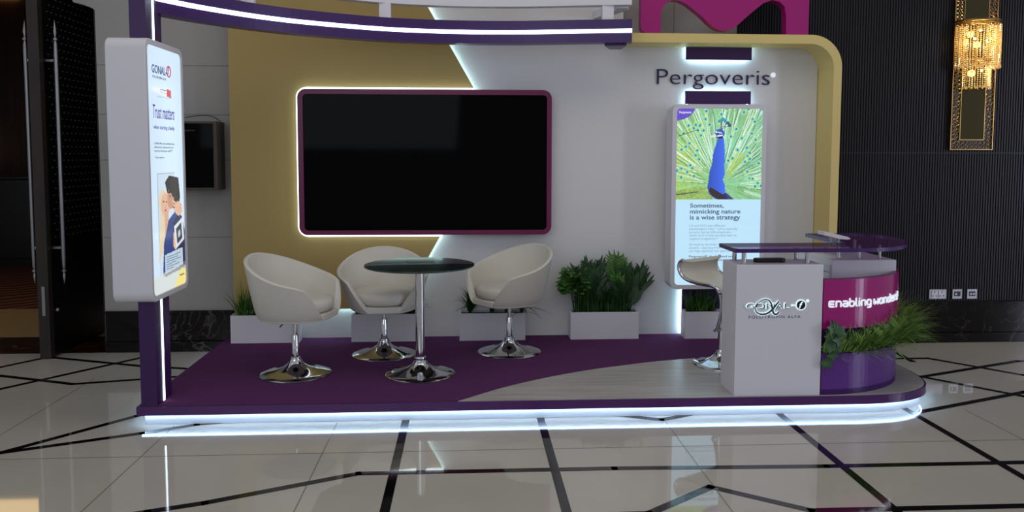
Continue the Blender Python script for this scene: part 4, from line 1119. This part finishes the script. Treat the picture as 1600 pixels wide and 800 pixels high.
for (x, y) in ((2.46, 5.06), (2.60, 5.06), (2.74, 5.06), (2.74, 5.40), (2.52, 5.40)):
    mb = MB(); mb.lathe([(0.014, 0.0), (0.014, 0.004), (0.009, 0.005), (0.009, 0.093)], 16, 0, (x, y, 0.9185)); mb.build('post', M['chrome'], sh)
# small things on the counter
ho = thing('brochure_stand', 'small slanted white acrylic stand on the purple glass top', 'stand', (2.37, 5.02, 1.0342), 0)
mb = MB(); mb.prism([(-0.085, 0.052), (-0.085, 0.078), (0.075, 0.040), (0.095, 0.028), (0.075, 0.022), (0.02, 0.026)][::-1], lambda u, v, d: (u + 0.03, d, v), -0.05, 0.05)
mb.build('tray', M['white_board'], ho, bevel=0.002)
for x in (0.0, 0.05):
    MB().box(x, x + 0.01, -0.035, -0.022, 0.0, 0.034).build('foot', M['steel'], ho)
rm = MB(); rm.prism(rrect(1.79, 1.99, 4.775, 4.835, 0.028), FXY, 0.9364, 0.962)
tag(rm.build('black_case', M['black_plastic'], bevel=0.006, bseg=3), 'flat black case lying on the white counter box under the glass top', 'case')

# plants in the trough
mb = MB()
for i in range(620):
    t = random.uniform(0.10, 1.55); k = random.uniform(0.035, 0.095); x, y = ell(t, k)
    nx, ny = math.sin(t), -math.cos(t); a = math.atan2(ny, nx) + random.gauss(0, 0.7)
    grow = 0.50 + 0.50 * min(t / 0.9, 1)
    L = random.uniform(0.22, 0.42) * grow
    le = random.uniform(0.15, 0.8) if random.random() < 0.75 else random.uniform(0.8, 1.25)
    mb.blade((x, y, 0.345), a, L * 0.93, random.uniform(0.007, 0.014), le, random.uniform(0.1, 1.2), seg=7)
for i in range(420):      # upright blades in front of the wall
    t = random.uniform(0.03, 1.25) ** 1.0; x, y = ell(t, random.uniform(0.032, 0.06)); a = math.atan2(-math.cos(t), math.sin(t)) + random.gauss(0, 0.9)
    mb.blade((x, y, 0.345), a, random.uniform(0.17, 0.27) + 0.06 * min(t, 1), random.uniform(0.007, 0.012), random.uniform(0.1, 0.6), random.uniform(0.2, 1.3), seg=7)
for i in range(230):      # taller tuft at the right end
    t = random.uniform(0.85, 1.65); x, y = ell(t, random.uniform(-0.0, 0.06)); a = math.atan2(-math.cos(t), math.sin(t)) + random.gauss(0, 0.6)
    mb.blade((x, y, 0.345), a, random.uniform(0.25, 0.42), random.uniform(0.008, 0.014), random.uniform(0.12, 0.7), random.uniform(0.4, 1.9), seg=8)
V2 = []
for vi, (x, y, z) in enumerate(mb.v):        # the desk wall above presses the blades outwards
    dx, dy = (x - ECX) / EA, (y - ECY) / EB; q = math.hypot(dx, dy)
    if z > 0.44 and q < 1.015: f_ = (1.015 + 0.16 * ((vi // 16) * 0.618 % 1.0) * min(1.0, (z - 0.44) / 0.12)) / max(q, .3); x = ECX + dx * EA * f_; y = ECY + dy * EB * f_
    if x < 2.20 and y < 4.70: x = 2.20
    V2.append((x, y, z))
mb.v = V2
tag(mb.build('long_grass_plant', M['leaf_grass']), 'long shaggy grass spilling from the purple trough of the curved desk', 'plant')
mb = MB()
def ivy_leaf(mb, c, nrm, size, rot):
    n_ = Vector(nrm).normalized(); a = n_.cross(Vector((0, 0, 1))).normalized(); b = a.cross(n_)
    P = []
    for q in range(10):
        ang = rot + 2 * PI * q / 10; r = size * ((1.0 if q == 0 else 0.82) if q % 2 == 0 else 0.5)
        P.append(Vector(c) + (a * math.cos(ang) + b * math.sin(ang)) * r - n_ * r * 0.18)
    mb.add([Vector(c)] + P, [(0, i + 1, (i + 1) % 10 + 1) for i in range(10)], 0, False)
for (u, z, s_) in ((0.035, 0.545, .05), (0.075, 0.53, .05), (0.03, 0.49, .05), (0.07, 0.475, .045), (0.02, 0.435, .045), (0.06, 0.42, .045), (0.035, 0.385, .04), (0.09, 0.50, .035), (0.015, 0.35, .032), (0.02, 0.515, .035), (0.055, 0.565, .035), (0.085, 0.44, .03), (-0.005, 0.325, .034), (0.02, 0.31, .03)):
    p = on_wall(u, z, 0.02 + random.uniform(0, 0.03)); ivy_leaf(mb, p, (random.uniform(-.5, .5), -1, random.uniform(-.2, .6)), s_ * 1.15, random.uniform(0, 6))
mb.tube([on_wall(0.03, 0.345, -0.05), on_wall(0.03, 0.45, -0.02), on_wall(0.04, 0.56, 0.02)], 0.003, 5, 0)
tag(mb.build('ivy_plant', M['ivy']), 'ivy with lobed leaves beside the white counter box, left of the long grass', 'plant')

# ------------------------------------------------------------------ wall things
wc = thing('wall_display_case', 'flat black wall showcase with bronze side on the light grey wall', 'showcase')
mb = MB(); mb.box(-2.62, -1.955, 6.30, 6.498, 1.325, 1.862); mb.build('case', M['bronze'], wc, bevel=0.004)
MB().box(-2.60, -1.985, 6.293, 6.300, 1.345, 1.845).build('glass_front', M['screen'], wc)
mb = MB(); mb.tube(catmull([(-2.60, 6.47, 1.866), (-2.35, 6.46, 1.885), (-2.12, 6.45, 1.915), (-2.03, 6.45, 1.905), (-1.97, 6.46, 1.866)], 6), 0.003, 6); mb.build('cable', M['black_plastic'], wc)
mb = MB(); mb.tube([(-2.25 + 0.13 * q / 18, 6.2915, 1.79 + 0.010 * math.sin(q * 1.9) * (1 - q / 40)) for q in range(19)], 0.0016, 5); mb.build('script_mark', M['steel'], wc)

def crystal_sconce(lab, loc, group=None):
    t = thing('crystal_sconce', lab, 'wall lamp', loc)
    # local: wall plane at y=0, lamp towards -y, z=0 at bottom of the mirror plate
    H = 2.1; hw = 0.187
    mb = MB(); mb.ring([(-hw, 0), (hw, 0), (hw, H), (-hw, H)], [(-hw + .006, .006), (hw - .006, .006), (hw - .006, H - .006), (-hw + .006, H - .006)], FXZ, -0.030, -0.004); mb.ring([(-0.108, 0.082), (0.108, 0.082), (0.108, H - .08), (-0.108, H - .08)], [(-0.103, 0.087), (0.103, 0.087), (0.103, H - .085), (-0.103, H - .085)], FXZ, -0.030, -0.020)
    mb.build('frame', M['brass'], t)
    MB().box(-hw + .006, hw - .006, -0.018, -0.004, 0.006, H - .006).build('backing', M['black_lacquer'], t)
    MB().box(-0.103, 0.103, -0.024, -0.018, 0.087, H - .085).build('mirror', M['mirror'], t)
    mb = MB(); rr = random.Random(3)
    def ringlet(x, z, r):
        mb.tube([(x + r * math.cos(a), -0.026, z + r * math.sin(a)) for a in np.linspace(0, 2 * PI, 9, endpoint=False)], 0.0022, 4, closed=True)
    z = 0.02
    while z < 1.32:
        for s_ in (-1, 1):
            for xx in (0.128, 0.166):
                ringlet(s_ * (xx + rr.uniform(-.004, .004)), z + rr.uniform(-.005, .005) + (0.016 if xx > .15 else 0), rr.uniform(0.011, 0.019))
        z += 0.034
    for q in range(6):
        for zz_ in (0.022, 0.058): ringlet(-0.095 + q * 0.038, zz_ + rr.uniform(-.003, .003), rr.uniform(.012, .018))
    mb.build('lattice', M['brass'], t)
    def tier(R, ztop, zlen, n, depth):
        mb = MB()
        arcp = [(R * math.cos(a), -0.035 - depth * math.sin(a), ztop) for a in np.linspace(0, PI, 25)]
        mb.tube(arcp, 0.009, 8); mb.tube([(p[0], p[1], p[2] - 0.022) for p in arcp], 0.005, 6)
        mb.build('gallery_rail', M['brass'], t)
        proto = None
        for q in range(n):
            a = PI * (q + 0.5) / n
            if proto is None:
                sb = MB(); nb = int(zlen / 0.0165)
                for b_ in range(nb):
                    sb.lathe([(0.0001, -0.0075), (0.0072, 0), (0.0001, 0.0075)], 6, 0, (0, 0, -0.014 - b_ * 0.0165), smooth=False)
                sb.lathe([(0.0001, -0.016), (0.010, -0.002), (0.0001, 0.012)], 6, 0, (0, 0, -0.014 - nb * 0.0165), smooth=False)
                proto = sb.build('crystal_strand', M['bead'], t); o = proto
            else:
                o = proto.copy(); COL.objects.link(o); o.parent = t
            o.location = (R * math.cos(a), -0.035 - depth * math.sin(a), ztop - 0.022 - 0.012 * (q % 2)); o.rotation_euler = (0, 0, a)
    tier(0.182, 1.066, 0.34, 30, 0.17)
    tier(0.150, 1.060, 0.33, 18, 0.12)
    tier(0.112, 0.745, 0.19, 18, 0.12)
    for (x, z) in ((-0.05, 0.92), (0.055, 0.90), (0.0, 0.99), (0.02, 0.66)):
        mb = MB(); mb.sphere((x, -0.09, z), 0.010, 0, 10, 8); mb.build('bulb', M['bulb'], t)
        l = bpy.data.lights.new('bulb_light', 'POINT'); l.energy = 2.2; l.color = (1.0, 0.72, 0.34); l.shadow_soft_size = 0.03
        lo = bpy.data.objects.new('bulb_light', l); COL.objects.link(lo); lo.location = (x, -0.09, z - 0.01); lo.parent = t
    MB().box(-0.02, 0.02, -0.09, -0.03, 1.0, 1.03).build('bracket', M['brass'], t)
    return t
crystal_sconce('tall mirrored wall lamp with two tiers of glowing crystal strands on the dark ribbed wall', (4.268, WY - 0.004, 1.655))

def socket(name, lab, x0, x1, kind):
    t = thing(name, lab, 'socket')
    z0, z1 = 0.372, 0.458; y = WY - 0.0005
    MB().box(x0, x1, y - 0.010, y, z0, z1).build('plate', M['steel'], t, bevel=0.003)
    if kind == 'double':
        m_ = (x0 + x1) / 2
        for a, b in ((x0 + 0.022, m_ - 0.004), (m_ + 0.006, x1 - 0.016)):
            f = MB().box(a, b, y - 0.014, y - 0.010, z0 + 0.01, z1 - 0.01).build('outlet', M['white_board'], t)
            c = (a + b) / 2; mb = MB()
            for px, pz in ((0, 0.02), (-0.015, -0.014), (0.015, -0.014)): mb.box(c + px - .004, c + px + .004, y - 0.0145, y - 0.014, 0.415 + pz - .006, 0.415 + pz + .006)
            mb.build('pin_hole', M['black_plastic'], f)
    else:
        c = (x0 + x1) / 2
        f = MB().box(c - 0.027, c + 0.027, y - 0.012, y - 0.010, 0.398, 0.438).build('insert', M['black_plastic'], t)
        for px in ((-0.012,) if kind == 'one' else (-0.012, 0.013)):
            MB().box(c + px - .008, c + px + .008, y - 0.014, y - 0.012, 0.408, 0.424).build('jack', M['white_board'], f)
socket('power_socket', 'double power socket plate, leftmost on the dark wall above the marble', 3.963, 4.118, 'double')
socket('data_socket', 'square wall plate with one white jack in its black centre', 4.170, 4.258, 'one')
socket('data_socket', 'square wall plate with two white jacks, rightmost of the plates', 4.300, 4.392, 'two')

# ------------------------------------------------------------------ door leaf, far room
dl_ = thing('open_door', 'tall dark wooden door leaf standing open, studded on its right face', 'door')
MB().box(-3.345, -3.262, 6.27, 7.20, 0.008, 3.2).build('leaf', M['wood_dark'], dl_, bevel=0.003)
MB().box(-3.262, -3.258, 6.33, 7.19, 0.02, 3.19).build('black_facing', M['black_lacquer'], dl_)
mb = MB(); q = 0
z = 0.95
while z < 3.1:
    for k in range(11):
        y = 6.40 + k * 0.07 + (0.035 if q % 2 else 0)
        if y < 7.15: mb.lathe([(0.0001, -0.006), (0.006, -0.003), (0.007, 0)], 6, 0, (0, 0, 0)) if False else mb.box(-3.258, -3.253, y - 0.0035, y + 0.0035, z - 0.0035, z + 0.0035)
    z += 0.055; q += 1
st_o = mb.build('stud_pattern', M['steel'], dl_); st_o['kind'] = 'stuff'
def handle(x, xd):
    mb = MB(); y = 6.37
    mb.lathe([(0.0001, 0.60), (0.008, 0.63), (0.013, 0.665), (0.007, 0.69), (0.018, 0.70), (0.018, 0.712), (0.008, 0.72), (0.015, 0.745), (0.015, 0.79), (0.0165, 0.80), (0.0165, 2.43), (0.015, 2.44), (0.015, 2.47), (0.009, 2.50), (0.018, 2.505), (0.018, 2.517), (0.007, 2.53), (0.014, 2.565), (0.009, 2.61), (0.0001, 2.66)], 14, 0, (x, y, -0.02))
    h = mb.build('pull_handle', M['steel'], dl_)
    for z in (0.86, 2.32):
        MB().box(min(x, xd), max(x, xd), y - 0.010, y + 0.010, z, z + 0.018).build('handle_bracket', M['steel'], h)
handle(-3.188, -3.262); handle(-3.412, -3.345)
MB().box(-3.312, -3.288, 6.266, 6.2695, 0.345, 0.575).build('lock_plate', M['steel'], dl_)
mb = MB(); mb.sphere((-3.245, 6.36, 0.375), 0.017); mb.build('key_knob', M['steel'], dl_)

struct(MB().box(-7.75, -7.05, 12.94, 12.99, 4.04, 4.42).build('cove_panel_1', M['cove_lit']), 'added warm lit panel for the ceiling cove, high on the far wall of the room beyond')  # added glowing panel for the ceiling cove that is mirrored in the floor
sb = thing('sideboard', 'black sideboard with small items in the dim room beyond the doorway', 'sideboard', (-7.2, 11.8, 0))
MB().box(-1.4, 1.4, -0.3, 0.3, 0.12, 1.25).build('body', M['black_lacquer'], sb, bevel=0.01)
MB().box(-1.45, 1.45, -0.34, 0.32, 1.25, 1.30).build('top', M['black_lacquer'], sb, bevel=0.01)
MB().box(-1.3, 1.3, -0.25, 0.25, 0, 0.12).build('plinth', M['black_lacquer'], sb)
sc_ = thing('wall_sconce', 'small glowing two-tier crystal lamp on the far wall seen through the doorway', 'wall lamp', (-7.75, 13.0, 1.50))
MB().box(-0.10, 0.10, -0.03, 0, -0.55, 0.75).build('backplate', M['wood_brown'], sc_, bevel=0.004)
for (x0_, x1_, z0_, z1_) in ((-0.13, 0.13, 0.20, 0.46), (-0.075, 0.085, 0.03, 0.20)):
    mb = MB()
    for k in range(9):
        a = PI * (k + .5) / 9; xm = (x0_ + x1_) / 2 + (x1_ - x0_) / 2 * math.cos(a)
        mb.tube([(xm, -0.04 - 0.10 * math.sin(a), z0_ + 0.02 * (k % 2)), (xm, -0.04 - 0.10 * math.sin(a), z1_)], 0.016, 6)
    mb.build('crystal_tier', M['lampwarm'], sc_)
gs = MB().box(-7.98, -7.90, 12.9, 12.99, 0.6, 2.3); struct(gs.build('trim_3', M['brass']), 'brass strip on the far wall')
